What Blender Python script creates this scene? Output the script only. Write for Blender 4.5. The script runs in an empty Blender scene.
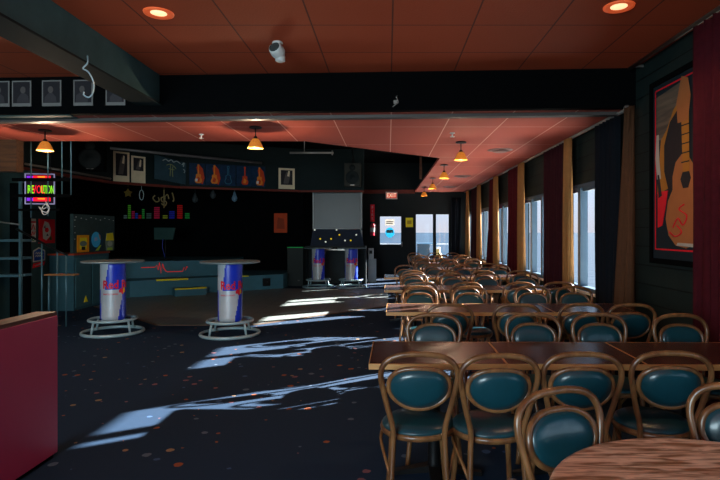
import bpy, math, random
from mathutils import Vector, Matrix
random.seed(7)
PI = math.pi
S = bpy.context.scene
COL = S.collection

# ------------------------------------------------------------------ camera, sky, sun, exposure
F = 530.0                                   # focal length for a 720 wide frame
cam_d = bpy.data.cameras.new('camera')
cam_d.sensor_width = 36; cam_d.lens = F / 720 * 36; cam_d.shift_y = -8 / 720; cam_d.shift_x = -28 / 720
cam_d.clip_end = 20000
cam = bpy.data.objects.new('camera', cam_d)
cam.location = (0, 0, 1.48); cam.rotation_euler = (PI / 2, 0, 0)
COL.objects.link(cam); S.camera = cam

W = bpy.data.worlds.new('sky'); S.world = W; W.use_nodes = True
wn = W.node_tree; wn.nodes.clear()
tc = wn.nodes.new('ShaderNodeTexCoord'); sp = wn.nodes.new('ShaderNodeSeparateXYZ')
cr = wn.nodes.new('ShaderNodeValToRGB'); bg = wn.nodes.new('ShaderNodeBackground'); wo = wn.nodes.new('ShaderNodeOutputWorld')
wn.links.new(tc.outputs['Generated'], sp.inputs[0]); wn.links.new(sp.outputs['Z'], cr.inputs['Fac'])
e = cr.color_ramp.elements
e[0].position = 0.0; e[0].color = (0.62, 0.60, 0.66, 1)
e[1].position = 0.6; e[1].color = (0.30, 0.50, 0.85, 1)
m_ = cr.color_ramp.elements.new(0.12); m_.color = (0.62, 0.78, 0.98, 1)
bg.inputs['Strength'].default_value = 1.35
wn.links.new(cr.outputs['Color'], bg.inputs['Color']); wn.links.new(bg.outputs[0], wo.inputs[0])

sun_d = bpy.data.lights.new('sun', 'SUN'); sun_d.energy = 75; sun_d.angle = math.radians(0.6); sun_d.color = (1.0, 0.93, 0.84)
sun = bpy.data.objects.new('sun', sun_d)
sun.rotation_euler = Vector((-1, -0.585, -0.423)).to_track_quat('-Z', 'Y').to_euler()
sun.location = (30, 20, 15); COL.objects.link(sun)

def area(name, loc, target, sx, sy, power, color):
    d = bpy.data.lights.new(name, 'AREA'); d.shape = 'RECTANGLE'; d.size = sx; d.size_y = sy
    d.energy = power; d.color = color
    o = bpy.data.objects.new(name, d); o.location = loc
    o.rotation_euler = (Vector(target) - Vector(loc)).to_track_quat('-Z', 'Y').to_euler()
    COL.objects.link(o); return o
# added cool fill lamp behind the camera, lifting the left side of the room
area('added_left_fill', (-3.4, -2.9, 1.6), (-5.6, 9, 1.5), 4.8, 1.8, 520, (0.68, 0.90, 1.0))
# added area lamp below the right-hand window sills, out of view, brightening the ceiling
area('added_ceiling_fill', (4.6, 7.0, -0.95), (1.6, 7.0, 2.2), 23.0, 2.4, 2000, (1.0, 0.90, 0.78))

S.view_settings.view_transform = 'Standard'; S.view_settings.look = 'None'
S.view_settings.exposure = 0.0; S.view_settings.gamma = 1.0; S.view_settings.use_curve_mapping = False
try:
    S.cycles.use_denoising = True; S.cycles.max_bounces = 10; S.cycles.diffuse_bounces = 5
    S.cycles.sample_clamp_indirect = 6; S.cycles.caustics_refractive = False; S.cycles.caustics_reflective = False
except Exception: pass

# ------------------------------------------------------------------ materials
def lin(c):
    if isinstance(c, str):
        c = c.lstrip('#'); c = [int(c[i:i+2], 16) / 255 for i in (0, 2, 4)]
        return tuple(x / 12.92 if x <= 0.04045 else ((x + 0.055) / 1.055) ** 2.4 for x in c)
    return tuple(c)
MATS = {}
def mat(name, color, rough=0.6, metal=0.0, var=0.15, scale=8.0, bump=0.0, emit=None, es=0.0, spec=None, coat=0.0):
    if name in MATS: return MATS[name]
    m = bpy.data.materials.new(name); m.use_nodes = True; MATS[name] = m
    nt = m.node_tree; b = nt.nodes['Principled BSDF']; c = lin(color)
    b.inputs['Roughness'].default_value = rough; b.inputs['Metallic'].default_value = metal
    if spec is None and rough >= 0.5: spec = 0.18
    if spec is not None: b.inputs['Specular IOR Level'].default_value = spec
    if coat: b.inputs['Coat Weight'].default_value = coat
    t = nt.nodes.new('ShaderNodeTexCoord'); n = nt.nodes.new('ShaderNodeTexNoise'); n.inputs['Scale'].default_value = scale
    n.inputs['Detail'].default_value = 4
    nt.links.new(t.outputs['Object'], n.inputs['Vector'])
    mx = nt.nodes.new('ShaderNodeMix'); mx.data_type = 'RGBA'
    mx.inputs[6].default_value = tuple(max(0, x * (1 - var)) for x in c) + (1,)
    mx.inputs[7].default_value = tuple(min(1, x * (1 + var)) for x in c) + (1,)
    nt.links.new(n.outputs['Fac'], mx.inputs[0]); nt.links.new(mx.outputs[2], b.inputs['Base Color'])
    if bump:
        bp = nt.nodes.new('ShaderNodeBump'); bp.inputs['Strength'].default_value = bump; bp.inputs['Distance'].default_value = 0.01
        nt.links.new(n.outputs['Fac'], bp.inputs['Height']); nt.links.new(bp.outputs[0], b.inputs['Normal'])
    if emit is not None:
        b.inputs['Emission Color'].default_value = lin(emit) + (1,); b.inputs['Emission Strength'].default_value = es
    return m

def node_mat(name):
    m = bpy.data.materials.new(name); m.use_nodes = True; MATS[name] = m
    return m, m.node_tree, m.node_tree.nodes['Principled BSDF']
def mathn(nt, op, a, b=None, c=None):
    n = nt.nodes.new('ShaderNodeMath'); n.operation = op
    for i, v in enumerate((a, b, c)):
        if v is None: continue
        if isinstance(v, (int, float)): n.inputs[i].default_value = v
        else: nt.links.new(v, n.inputs[i])
    return n.outputs[0]
def mixc(nt, f, a, b):
    n = nt.nodes.new('ShaderNodeMix'); n.data_type = 'RGBA'
    for i, v in ((0, f), (6, a), (7, b)):
        if isinstance(v, (int, float)): n.inputs[i].default_value = v
        elif isinstance(v, tuple): n.inputs[i].default_value = v + (1,) if len(v) == 3 else v
        else: nt.links.new(v, n.inputs[i])
    return n.outputs[2]

def carpet():
    m, nt, b = node_mat('carpet'); b.inputs['Roughness'].default_value = 0.95; b.inputs['Specular IOR Level'].default_value = 0.15
    t = nt.nodes.new('ShaderNodeTexCoord')
    v = nt.nodes.new('ShaderNodeTexVoronoi'); v.inputs['Scale'].default_value = 7.5
    nt.links.new(t.outputs['Object'], v.inputs['Vector'])
    n2 = nt.nodes.new('ShaderNodeTexNoise'); n2.inputs['Scale'].default_value = 26
    nt.links.new(t.outputs['Object'], n2.inputs['Vector'])
    d = mathn(nt, 'ADD', v.outputs['Distance'], mathn(nt, 'MULTIPLY', mathn(nt, 'SUBTRACT', n2.outputs['Fac'], 0.5), 0.16))
    sx = nt.nodes.new('ShaderNodeSeparateColor'); nt.links.new(v.outputs['Color'], sx.inputs[0])
    thr = mathn(nt, 'MULTIPLY', sx.outputs[0], 0.235)
    f = mathn(nt, 'LESS_THAN', d, thr)
    r = nt.nodes.new('ShaderNodeValToRGB'); r.color_ramp.interpolation = 'CONSTANT'
    cols = [(0.0, (0.30, 0.09, 0.04)), (0.3, (0.10, 0.14, 0.20)), (0.55, (0.22, 0.10, 0.12)), (0.75, (0.05, 0.10, 0.22)), (0.9, (0.30, 0.20, 0.12))]
    r.color_ramp.elements[0].color = cols[0][1] + (1,); r.color_ramp.elements[1].position = cols[1][0]; r.color_ramp.elements[1].color = cols[1][1] + (1,)
    for p, c in cols[2:]:
        q = r.color_ramp.elements.new(p); q.color = c + (1,)
    nt.links.new(sx.outputs[1], r.inputs['Fac'])
    n = nt.nodes.new('ShaderNodeTexNoise'); n.inputs['Scale'].default_value = 220
    nt.links.new(t.outputs['Object'], n.inputs['Vector'])
    base = mixc(nt, n.outputs['Fac'], (0.009, 0.025, 0.055), (0.018, 0.041, 0.083))
    nt.links.new(mixc(nt, f, base, r.outputs['Color']), b.inputs['Base Color'])
    bp = nt.nodes.new('ShaderNodeBump'); bp.inputs['Strength'].default_value = 0.4; bp.inputs['Distance'].default_value = 0.004
    nt.links.new(n.outputs['Fac'], bp.inputs['Height']); nt.links.new(bp.outputs[0], b.inputs['Normal'])
    return m

def tiles(name, c1, c2, seam, sizex, sizey, offx, offy, sw, rough=0.8, bumpscale=60):
    """square tiles with thin seams, in object XY"""
    m, nt, b = node_mat(name); b.inputs['Roughness'].default_value = rough
    t = nt.nodes.new('ShaderNodeTexCoord'); s = nt.nodes.new('ShaderNodeSeparateXYZ'); nt.links.new(t.outputs['Object'], s.inputs[0])
    def edge(o, size, off):
        q = mathn(nt, 'DIVIDE', mathn(nt, 'SUBTRACT', o, off), size)
        fr = mathn(nt, 'FRACT', q); return mathn(nt, 'LESS_THAN', fr, sw / size), mathn(nt, 'FLOOR', q)
    ex, fx = edge(s.outputs[0], sizex, offx); ey, fy = edge(s.outputs[1], sizey, offy)
    e_ = mathn(nt, 'MAXIMUM', ex, ey)
    cb = nt.nodes.new('ShaderNodeCombineXYZ'); nt.links.new(fx, cb.inputs[0]); nt.links.new(fy, cb.inputs[1])
    wn_ = nt.nodes.new('ShaderNodeTexWhiteNoise'); nt.links.new(cb.outputs[0], wn_.inputs['Vector'])
    n = nt.nodes.new('ShaderNodeTexNoise'); n.inputs['Scale'].default_value = bumpscale; nt.links.new(t.outputs['Object'], n.inputs['Vector'])
    n3 = nt.nodes.new('ShaderNodeTexNoise'); n3.inputs['Scale'].default_value = 1.3; nt.links.new(t.outputs['Object'], n3.inputs['Vector'])
    f = mathn(nt, 'ADD', mathn(nt, 'MULTIPLY', wn_.outputs['Value'], 0.35), mathn(nt, 'ADD', mathn(nt, 'MULTIPLY', n.outputs['Fac'], 0.3), mathn(nt, 'MULTIPLY', n3.outputs['Fac'], 0.35)))
    nt.links.new(mixc(nt, e_, mixc(nt, f, c1, c2), seam), b.inputs['Base Color'])
    bp = nt.nodes.new('ShaderNodeBump'); bp.inputs['Strength'].default_value = 0.35; bp.inputs['Distance'].default_value = 0.006
    nt.links.new(n.outputs['Fac'], bp.inputs['Height']); nt.links.new(bp.outputs[0], b.inputs['Normal'])
    return m

def wood(name, c1, c2, rough=0.35, stretch=(1, 12, 12), scale=2.0, coat=0.0, rings=0.0):
    m, nt, b = node_mat(name); b.inputs['Roughness'].default_value = rough; b.inputs['Coat Weight'].default_value = coat
    b.inputs['Coat Roughness'].default_value = 0.15
    t = nt.nodes.new('ShaderNodeTexCoord'); mp = nt.nodes.new('ShaderNodeMapping'); mp.inputs['Scale'].default_value = stretch
    nt.links.new(t.outputs['Object'], mp.inputs[0])
    n = nt.nodes.new('ShaderNodeTexNoise'); n.inputs['Scale'].default_value = scale; n.inputs['Detail'].default_value = 6; n.inputs['Distortion'].default_value = 1.1 if name == 'pale_oak_top' else 0.6
    nt.links.new(mp.outputs[0], n.inputs['Vector']); f = n.outputs['Fac']
    if rings:
        w = nt.nodes.new('ShaderNodeTexWave'); w.wave_type = 'BANDS'; w.bands_direction = 'Y'; w.inputs['Scale'].default_value = rings
        w.inputs['Distortion'].default_value = 9; w.inputs['Detail'].default_value = 3; w.inputs['Detail Scale'].default_value = 0.8
        mp2 = nt.nodes.new('ShaderNodeMapping'); mp2.inputs['Scale'].default_value = (0.35, 1, 1); mp2.inputs['Rotation'].default_value = (0, 0, 0.25)
        nt.links.new(t.outputs['Object'], mp2.inputs[0]); nt.links.new(mp2.outputs[0], w.inputs['Vector'])
        f = mathn(nt, 'ADD', mathn(nt, 'MULTIPLY', f, 0.45), mathn(nt, 'MULTIPLY', w.outputs['Fac'], 0.55))
    r = nt.nodes.new('ShaderNodeValToRGB'); r.color_ramp.elements[0].position = 0.38 if name == 'pale_oak_top' else 0.3; r.color_ramp.elements[1].position = 0.60 if name == 'pale_oak_top' else 0.7
    r.color_ramp.elements[0].color = lin(c1) + (1,); r.color_ramp.elements[1].color = lin(c2) + (1,)
    nt.links.new(f, r.inputs[0]); nt.links.new(r.outputs[0], b.inputs['Base Color'])
    return m

def planks(name, c1, c2, seam, pitch, axis=2, rough=0.7, sw=0.012):
    m, nt, b = node_mat(name); b.inputs['Roughness'].default_value = rough; b.inputs['Specular IOR Level'].default_value = 0.2
    t = nt.nodes.new('ShaderNodeTexCoord'); s = nt.nodes.new('ShaderNodeSeparateXYZ'); nt.links.new(t.outputs['Object'], s.inputs[0])
    q = mathn(nt, 'DIVIDE', s.outputs[axis], pitch); fr = mathn(nt, 'FRACT', q)
    e_ = mathn(nt, 'LESS_THAN', fr, sw / pitch)
    n = nt.nodes.new('ShaderNodeTexNoise'); n.inputs['Scale'].default_value = 7; n.inputs['Detail'].default_value = 5; nt.links.new(t.outputs['Object'], n.inputs['Vector'])
    wn_ = nt.nodes.new('ShaderNodeTexWhiteNoise'); wn_.noise_dimensions = '1D'; nt.links.new(mathn(nt, 'FLOOR', q), wn_.inputs['W'])
    f = mathn(nt, 'ADD', mathn(nt, 'MULTIPLY', n.outputs['Fac'], 0.6), mathn(nt, 'MULTIPLY', wn_.outputs['Value'], 0.4))
    nt.links.new(mixc(nt, e_, mixc(nt, f, c1, c2), seam), b.inputs['Base Color'])
    bp = nt.nodes.new('ShaderNodeBump'); bp.inputs['Strength'].default_value = 0.8; bp.inputs['Distance'].default_value = 0.01
    nt.links.new(mathn(nt, 'SUBTRACT', mathn(nt, 'MULTIPLY', n.outputs['Fac'], 0.5), e_), bp.inputs['Height']); nt.links.new(bp.outputs[0], b.inputs['Normal'])
    return m

def glass():
    m, nt, b = node_mat('window_glass'); nt.nodes.remove(b)
    tr = nt.nodes.new('ShaderNodeBsdfTransparent'); tr.inputs[0].default_value = (0.93, 0.97, 1.0, 1)
    gl = nt.nodes.new('ShaderNodeBsdfGlossy'); gl.inputs['Roughness'].default_value = 0.03
    mx = nt.nodes.new('ShaderNodeMixShader'); mx.inputs[0].default_value = 0.05
    nt.links.new(tr.outputs[0], mx.inputs[1]); nt.links.new(gl.outputs[0], mx.inputs[2])
    nt.links.new(mx.outputs[0], nt.nodes['Material Output'].inputs[0]); return m

def sea():
    m, nt, b = node_mat('sea_water'); b.inputs['Base Color'].default_value = (0.006, 0.026, 0.052, 1); b.inputs['Roughness'].default_value = 0.6; b.inputs['Specular IOR Level'].default_value = 0.12
    t = nt.nodes.new('ShaderNodeTexCoord'); n = nt.nodes.new('ShaderNodeTexNoise'); n.inputs['Scale'].default_value = 0.3
    nt.links.new(t.outputs['Object'], n.inputs['Vector'])
    bp = nt.nodes.new('ShaderNodeBump'); bp.inputs['Strength'].default_value = 0.6; bp.inputs['Distance'].default_value = 0.5
    nt.links.new(n.outputs['Fac'], bp.inputs['Height']); nt.links.new(bp.outputs[0], b.inputs['Normal']); return m

M_CARPET = carpet()
M_CEIL = tiles('ceiling_tile', (0.40, 0.052, 0.010), (0.56, 0.082, 0.018), (0.14, 0.018, 0.006), 0.67, 0.67, 0.03, 4.40, 0.014)
M_CEIL2 = tiles('lower_ceiling_tile', (0.46, 0.080, 0.050), (0.58, 0.110, 0.072), (0.85, 0.46, 0.36), 0.67, 1.34, 0.03, 6.60, 0.012)
M_DANCE = tiles('dance_floor_parquet', (0.15, 0.175, 0.17), (0.25, 0.275, 0.26), (0.05, 0.05, 0.048), 0.30, 0.075, 0, 0, 0.006, rough=0.45, bumpscale=25)
M_BLACK = mat('black_paint', (0.0022, 0.0026, 0.003), 0.9, var=0.2, spec=0.04)
M_WALLG = planks('dark_green_boards', (0.007, 0.016, 0.015), (0.013, 0.025, 0.023), (0.003, 0.005, 0.005), 0.19)
M_ENDW = mat('end_wall_paint', (0.009, 0.013, 0.014), 0.7)
M_TEALW = mat('teal_wall_paint', (0.035, 0.085, 0.092), 0.7, bump=0.1)
M_STAGE = mat('teal_stage_paint', (0.055, 0.17, 0.22), 0.5, bump=0.1, scale=5)
M_BEAM = mat('grey_green_steel', (0.065, 0.15, 0.16), 0.55, scale=5, var=0.35, bump=0.2)
M_TABLE = wood('walnut_laminate', '#2a1915', '#4c342e', 0.26, stretch=(1.2, 14, 14), scale=2.2)
M_TEDGE = wood('oak_edging', '#b07a45', '#d9a566', 0.4)
M_OAK = wood('pale_oak_top', '#98714f', '#ffe6c8', 0.28, stretch=(2.6, 17, 10), scale=2.4, coat=0.3)
M_BENT = wood('bentwood', '#57341f', '#94683f', 0.30, stretch=(6, 6, 2), scale=3, coat=0.3)
M_VINYL = mat('teal_vinyl', (0.007, 0.055, 0.074), 0.30, bump=0.05, scale=30, coat=0.25)
M_IRON = mat('black_iron', (0.012, 0.012, 0.013), 0.45, metal=0.6)
M_RED = mat('red_velvet', (0.062, 0.0035, 0.008), 0.85, var=0.35, scale=20)
M_GOLD_DIM = mat('gold_drape_dim', (0.085, 0.036, 0.016), 0.8, var=0.2, scale=15)  # darker copy of the gold drape, its dimmer light put into the colour
M_DRED = mat('dark_wine_velvet', (0.030, 0.004, 0.008), 0.85, var=0.35, scale=20)
M_NAVY = mat('navy_velvet', (0.003, 0.005, 0.009), 0.85, var=0.3, scale=20)
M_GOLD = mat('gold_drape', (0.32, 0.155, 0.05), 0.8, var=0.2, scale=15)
M_FRAME = mat('window_frame_paint', (0.07, 0.12, 0.17), 0.5)
M_ROD = mat('brushed_rod', (0.35, 0.32, 0.29), 0.35, metal=0.7)
M_GLASS = glass()
M_PINK = mat('maroon_laminate', (0.50, 0.048, 0.135), 0.42, var=0.06, scale=2)
M_CAPW = wood('partition_cap_wood', '#3b1c14', '#6a3522', 0.45, stretch=(12, 1, 12))
M_STEEL = mat('pale_steel', (0.40, 0.55, 0.58), 0.35, metal=0.15)
M_DISC = mat('table_disc_grey', (0.20, 0.27, 0.29), 0.4, metal=0.3)
M_BLUE = mat('can_blue', (0.014, 0.045, 0.62), 0.3)
M_SILV = mat('can_silver', (0.62, 0.64, 0.67), 0.35, metal=0.15)
M_CRED = mat('can_red', (0.90, 0.012, 0.03), 0.4)
M_YEL = mat('bright_yellow', (0.95, 0.75, 0.02), 0.5)
M_WHITE = mat('white_plastic', (0.62, 0.62, 0.60), 0.45, var=0.05)
M_CREAM = mat('cream_paper', (0.80, 0.66, 0.45), 0.7)
M_GREY = mat('grey_paper', (0.20, 0.19, 0.18), 0.7)
M_DARKP = mat('dark_print', (0.022, 0.020, 0.024), 0.6)
M_MIDP = mat('mid_print', (0.10, 0.085, 0.08), 0.6)
M_TEALR = mat('teal_metal_rod', (0.09, 0.19, 0.23), 0.4, metal=0.4)
M_REDS = mat('sign_red', (0.80, 0.015, 0.03), 0.5)
M_ORANGE = mat('poster_orange', (0.55, 0.06, 0.01), 0.6)

# ------------------------------------------------------------------ mesh builder
class MB:
    def __init__(s): s.v = []; s.f = []; s.m = []; s.sm = []; s.T = Matrix.Identity(4)
    def add(s, vs, fs, mi=0, smooth=False):
        o = len(s.v); s.v += [tuple(s.T @ Vector(p)) for p in vs]
        s.f += [tuple(i + o for i in f) for f in fs]; s.m += [mi] * len(fs); s.sm += [smooth] * len(fs); return s
    def box(s, x0, x1, y0, y1, z0, z1, mi=0):
        x0, x1 = min(x0, x1), max(x0, x1); y0, y1 = min(y0, y1), max(y0, y1); z0, z1 = min(z0, z1), max(z0, z1)
        v = [(x, y, z) for z in (z0, z1) for y in (y0, y1) for x in (x0, x1)]
        return s.add(v, [(0, 2, 3, 1), (4, 5, 7, 6), (0, 1, 5, 4), (2, 6, 7, 3), (0, 4, 6, 2), (1, 3, 7, 5)], mi)
    def bbox(s, x0, x1, y0, y1, z0, z1, b=0.01, mi=0):
        """box with its top and bottom edges and corners bevelled"""
        def ring(i, z): 
            a, c, d, e_ = x0 + i, x1 - i, y0 + i, y1 - i; q = b
            return [(a + q, d, z), (c - q, d, z), (c, d + q, z), (c, e_ - q, z), (c - q, e_, z), (a + q, e_, z), (a, e_ - q, z), (a, d + q, z)]
        rs = [ring(b * .6, z0), ring(0, z0 + b * .6), ring(0, z1 - b * .6), ring(b * .6, z1)]
        v = sum(rs, []); f = []
        for k in range(3):
            for i in range(8): f.append((k * 8 + i, k * 8 + (i + 1) % 8, k * 8 + 8 + (i + 1) % 8, k * 8 + 8 + i))
        f.append(tuple(range(7, -1, -1))); f.append(tuple(range(24, 32)))
        return s.add(v, f, mi)
    def prism(s, pts, z0, z1, mi=0):
        n = len(pts); v = [(x, y, z0) for x, y in pts] + [(x, y, z1) for x, y in pts]
        f = [tuple(range(n - 1, -1, -1)), tuple(range(n, 2 * n))] + [(i, (i + 1) % n, n + (i + 1) % n, n + i) for i in range(n)]
        return s.add(v, f, mi)
    def plate(s, pts, y0, y1, mi=0):
        """polygon in XZ given thickness in Y"""
        n = len(pts); v = [(x, y0, z) for x, z in pts] + [(x, y1, z) for x, z in pts]
        f = [tuple(range(n)), tuple(range(2 * n - 1, n - 1, -1))] + [((i + 1) % n, i, n + i, n + (i + 1) % n) for i in range(n)]
        return s.add(v, f, mi)
    def lathe(s, prof, n=32, mi=0, c=(0, 0, 0), smooth=True, caps=True):
        v = []; f = []
        for r, z in prof:
            for i in range(n): a = 2 * PI * i / n; v.append((c[0] + r * math.cos(a), c[1] + r * math.sin(a), c[2] + z))
        for k in range(len(prof) - 1):
            for i in range(n): f.append((k * n + i, k * n + (i + 1) % n, (k + 1) * n + (i + 1) % n, (k + 1) * n + i))
        s.add(v, f, mi, smooth)
        if caps:
            o = len(s.v) - len(v)
            s.f.append(tuple(o + i for i in range(n - 1, -1, -1))); s.f.append(tuple(o + (len(prof) - 1) * n + i for i in range(n)))
            s.m += [mi] * 2; s.sm += [False] * 2
        return s
    def tube(s, path, r, n=8, closed=False, mi=0, caps=True):
        P = [Vector(p) for p in path]; N = len(P); v = []; f = []
        rr = r if isinstance(r, (list, tuple)) else [r] * N
        prev = None
        for i in range(N):
            a = P[(i - 1) % N] if (closed or i > 0) else P[i]; b = P[(i + 1) % N] if (closed or i < N - 1) else P[i]
            t = (b - a).normalized()
            if prev is None:
                u = Vector((0, 0, 1)) if abs(t.z) < 0.9 else Vector((0, 1, 0))
                u = (u - t * u.dot(t)).normalized()
            else: u = (prev - t * prev.dot(t)).normalized()
            prev = u; w = t.cross(u)
            for k in range(n): q = 2 * PI * k / n; v.append(tuple(P[i] + (u * math.cos(q) + w * math.sin(q)) * rr[i]))
        M_ = N if closed else N - 1
        for i in range(M_):
            j = (i + 1) % N
            for k in range(n): f.append((i * n + k, i * n + (k + 1) % n, j * n + (k + 1) % n, j * n + k))
        s.add(v, f, mi, True)
        if not closed and caps:
            o = len(s.v) - len(v); s.f.append(tuple(o + k for k in range(n - 1, -1, -1))); s.f.append(tuple(o + (N - 1) * n + k for k in range(n)))
            s.m += [mi] * 2; s.sm += [False] * 2
        return s
    def build(s, name, mats, parent=None, loc=None, rotz=None):
        me = bpy.data.meshes.new(name); me.from_pydata(s.v, [], s.f)
        if not isinstance(mats, (list, tuple)): mats = [mats]
        for m in mats: me.materials.append(m)
        me.polygons.foreach_set('material_index', s.m); me.polygons.foreach_set('use_smooth', s.sm); me.update()
        o = bpy.data.objects.new(name, me); COL.objects.link(o)
        if parent: o.parent = parent
        if loc: o.location = loc
        if rotz is not None: o.rotation_euler = (0, 0, rotz)
        return o

def tag(o, label, cat, group=None, kind=None):
    if label: o['label'] = label
    if cat: o['category'] = cat
    if group: o['group'] = group
    if kind: o['kind'] = kind
    return o
def thing(name, label, cat, loc=(0, 0, 0), rotz=0, group=None):
    o = bpy.data.objects.new(name, None); COL.objects.link(o); o.location = loc; o.rotation_euler = (0, 0, rotz)
    o.empty_display_size = 0.1
    return tag(o, label, cat, group)
def struct(name, mb, m, parent=None):
    o = mb.build(name, m, parent)
    if not parent: o['kind'] = 'structure'
    return o
def copy_tree(o, parent=None):
    c = o.copy(); COL.objects.link(c); c.parent = parent
    for ch in [x for x in o.children]: copy_tree(ch, c)
    return c
def spline(pts, per=6, closed=False):
    P = [Vector(p) for p in pts]; N = len(P); out = []
    for i in range(N if closed else N - 1):
        g = lambda k: P[k % N] if closed else P[max(0, min(N - 1, k))]
        a, b, c, d = g(i - 1), g(i), g(i + 1), g(i + 2)
        for k in range(per):
            t = k / per
            out.append(0.5 * ((2 * b) + (c - a) * t + (2 * a - 5 * b + 4 * c - d) * t * t + (-a + 3 * b - 3 * c + d) * t ** 3))
    if not closed: out.append(P[-1])
    return [tuple(p) for p in out]
def text(body, size, m, parent, loc, rot=(PI / 2, 0, 0), name='lettering', wrap=None, extrude=0.001, sx=1.0):
    """lettering as a mesh; faces -Y before the parent's rotation"""
    cu = bpy.data.curves.new(name, 'FONT'); cu.body = body; cu.size = size; cu.align_x = 'CENTER'; cu.align_y = 'CENTER'; cu.extrude = extrude
    cu.resolution_u = 2
    if body == 'Red Bull': cu.offset = 0.004
    t = bpy.data.objects.new('lettering_source', cu); COL.objects.link(t)
    dg = bpy.context.evaluated_depsgraph_get(); me = bpy.data.meshes.new_from_object(t.evaluated_get(dg))
    bpy.data.objects.remove(t); me.name = name; me.materials.clear(); me.materials.append(m)
    for v in me.vertices: v.co.x *= sx
    o = bpy.data.objects.new(name, me); COL.objects.link(o)
    if wrap:                                    # bend round a cylinder: x is arc length, centre angle a0
        R_, a0 = wrap
        for v in me.vertices:
            a = a0 + v.co.x / R_; rr = R_ + v.co.z; z = v.co.y
            v.co = (rr * math.cos(a), rr * math.sin(a), z)
        rot = (0, 0, 0)
    o.location = loc; o.rotation_euler = rot
    if parent: o.parent = parent
    return o

# ------------------------------------------------------------------ the setting
CZ, CLOW, CHIGH = 3.20, 2.79, 3.75
struct('floor', MB().box(-8.2, 2.75, -3.2, 17.6, -0.12, 0.0), M_CARPET)
dance = [(-3.64, 8.4), (-2.15, 8.4), (0.0, 10.6), (0.0, 13.6), (-2.73, 13.8), (-5.8, 11.9), (-5.8, 10.5)]
struct('floor_dance', MB().prism(dance, 0.0, 0.012), M_DANCE)
tr = MB()
for i in (6, 0, 1):
    a, b = Vector(dance[i]), Vector(dance[(i + 1) % 7]); d = (b - a).normalized(); n = Vector((d.y, -d.x)) * 0.03
    tr.prism([tuple(a), tuple(a + n), tuple(b + n), tuple(b)], 0.0, 0.014)
struct('trim_1', tr, wood('floor_edging', '#4a3527', '#6e5038', 0.5))
struct('ceiling', MB().prism([(-8.2, -3.2), (2.75, -3.2), (2.75, 5.62), (-8.2, 6.17)], CZ, CZ + 0.1), M_CEIL)
struct('ceiling_lower', MB().prism([(-8.2, 6.12), (2.75, 5.57), (2.75, 17.6), (0.88, 17.6), (0.92, 9.4), (-1.2, 7.65), (-8.2, 7.65)], CLOW, CLOW + 0.05), M_CEIL2)
struct('ceiling_stage', MB().box(-8.2, 2.75, 5.72, 17.6, CHIGH, CHIGH + 0.1), M_BLACK)
BY = lambda x: 5.69 - 0.05 * x
RY = lambda x: 5.90 - 0.055 * x
struct('beam_cross', MB().prism([(-8.2, BY(-8.2)), (2.6, BY(2.6)), (2.6, BY(2.6) + 0.1), (-8.2, BY(-8.2) + 0.1)], CLOW - 0.002, CHIGH), M_BLACK)
struct('trim_2', MB().prism([(-8, RY(-8)), (2.5, RY(2.5)), (2.5, RY(2.5) + 0.05), (-8, RY(-8) + 0.05)], CLOW - 0.03, CLOW).prism([(-8, RY(-8) - 0.03), (2.5, RY(2.5) - 0.03), (2.5, RY(2.5) + 0.07), (-8, RY(-8) + 0.07)], CLOW - 0.042, CLOW - 0.03), mat('channel_grey', (0.11, 0.095, 0.09), 0.5, metal=0.3))
struct('trim_3', MB().prism([(-8.0, 6.14), (-3.55, 5.90), (-3.55, 6.06), (-8.0, 6.30)], CLOW - 0.012, CLOW - 0.001), M_TEALW)
struct('beam_left', MB().box(-2.71, -2.5, -3.1, 5.80, 2.88, CZ), M_BEAM)
struct('trim_8', MB().box(-2.74, -2.47, -3.1, 5.80, 2.862, 2.880), mat('flange_painted_shade', (0.012, 0.022, 0.022), 0.7))  # shade under the beam painted in as a darker colour

# right wall with its windows
WINS = [(-2.9, -1.2), (-0.8, 1.2), (6.05, 7.85), (8.45, 10.30), (10.85, 12.75), (13.20, 15.10), (15.55, 17.15)]
SILL, HEAD = 0.70, 2.13
wr = MB(); y = -3.2
for a, b in WINS:
    wr.box(2.6, 2.75, y, a, 0, CHIGH); wr.box(2.6, 2.75, a, b, 0, SILL); wr.box(2.6, 2.75, a, b, HEAD, CHIGH); y = b
wr.box(2.6, 2.75, y, 17.6, 0, CHIGH)
struct('wall_right', wr, M_WALLG)
for k, (a, b) in enumerate(WINS):
    w = thing('window_%d' % (k + 1), None, None, ((2.66), (a + b) / 2, SILL)); w['kind'] = 'structure'
    L = (b - a) / 2; H = HEAD - SILL; t = 0.05; fr = MB()
    fr.box(-0.04, 0.05, -L, -L + t, 0, H).box(-0.04, 0.05, L - t, L, 0, H).box(-0.04, 0.05, -L, L, 0, t).box(-0.04, 0.05, -L, L, H - t, H)
    for q in (-L * 0.40, L * 0.32): fr.box(-0.05, 0.05, q - 0.05, q + 0.05, t, H - t)
    fr.box(-0.02, 0.02, -L + t, L - t, H - 0.10, H - 0.05)
    fr.build('window_frame', M_FRAME, w)
    MB().box(-0.09, 0.0, -L - 0.04, L + 0.04, -0.03, 0.0).build('window_sill', M_WHITE if k > 1 else M_FRAME, w)
    MB().box(0.0, 0.006, -L + t, L - t, t, H - t).build('pane', M_GLASS, w)

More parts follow.
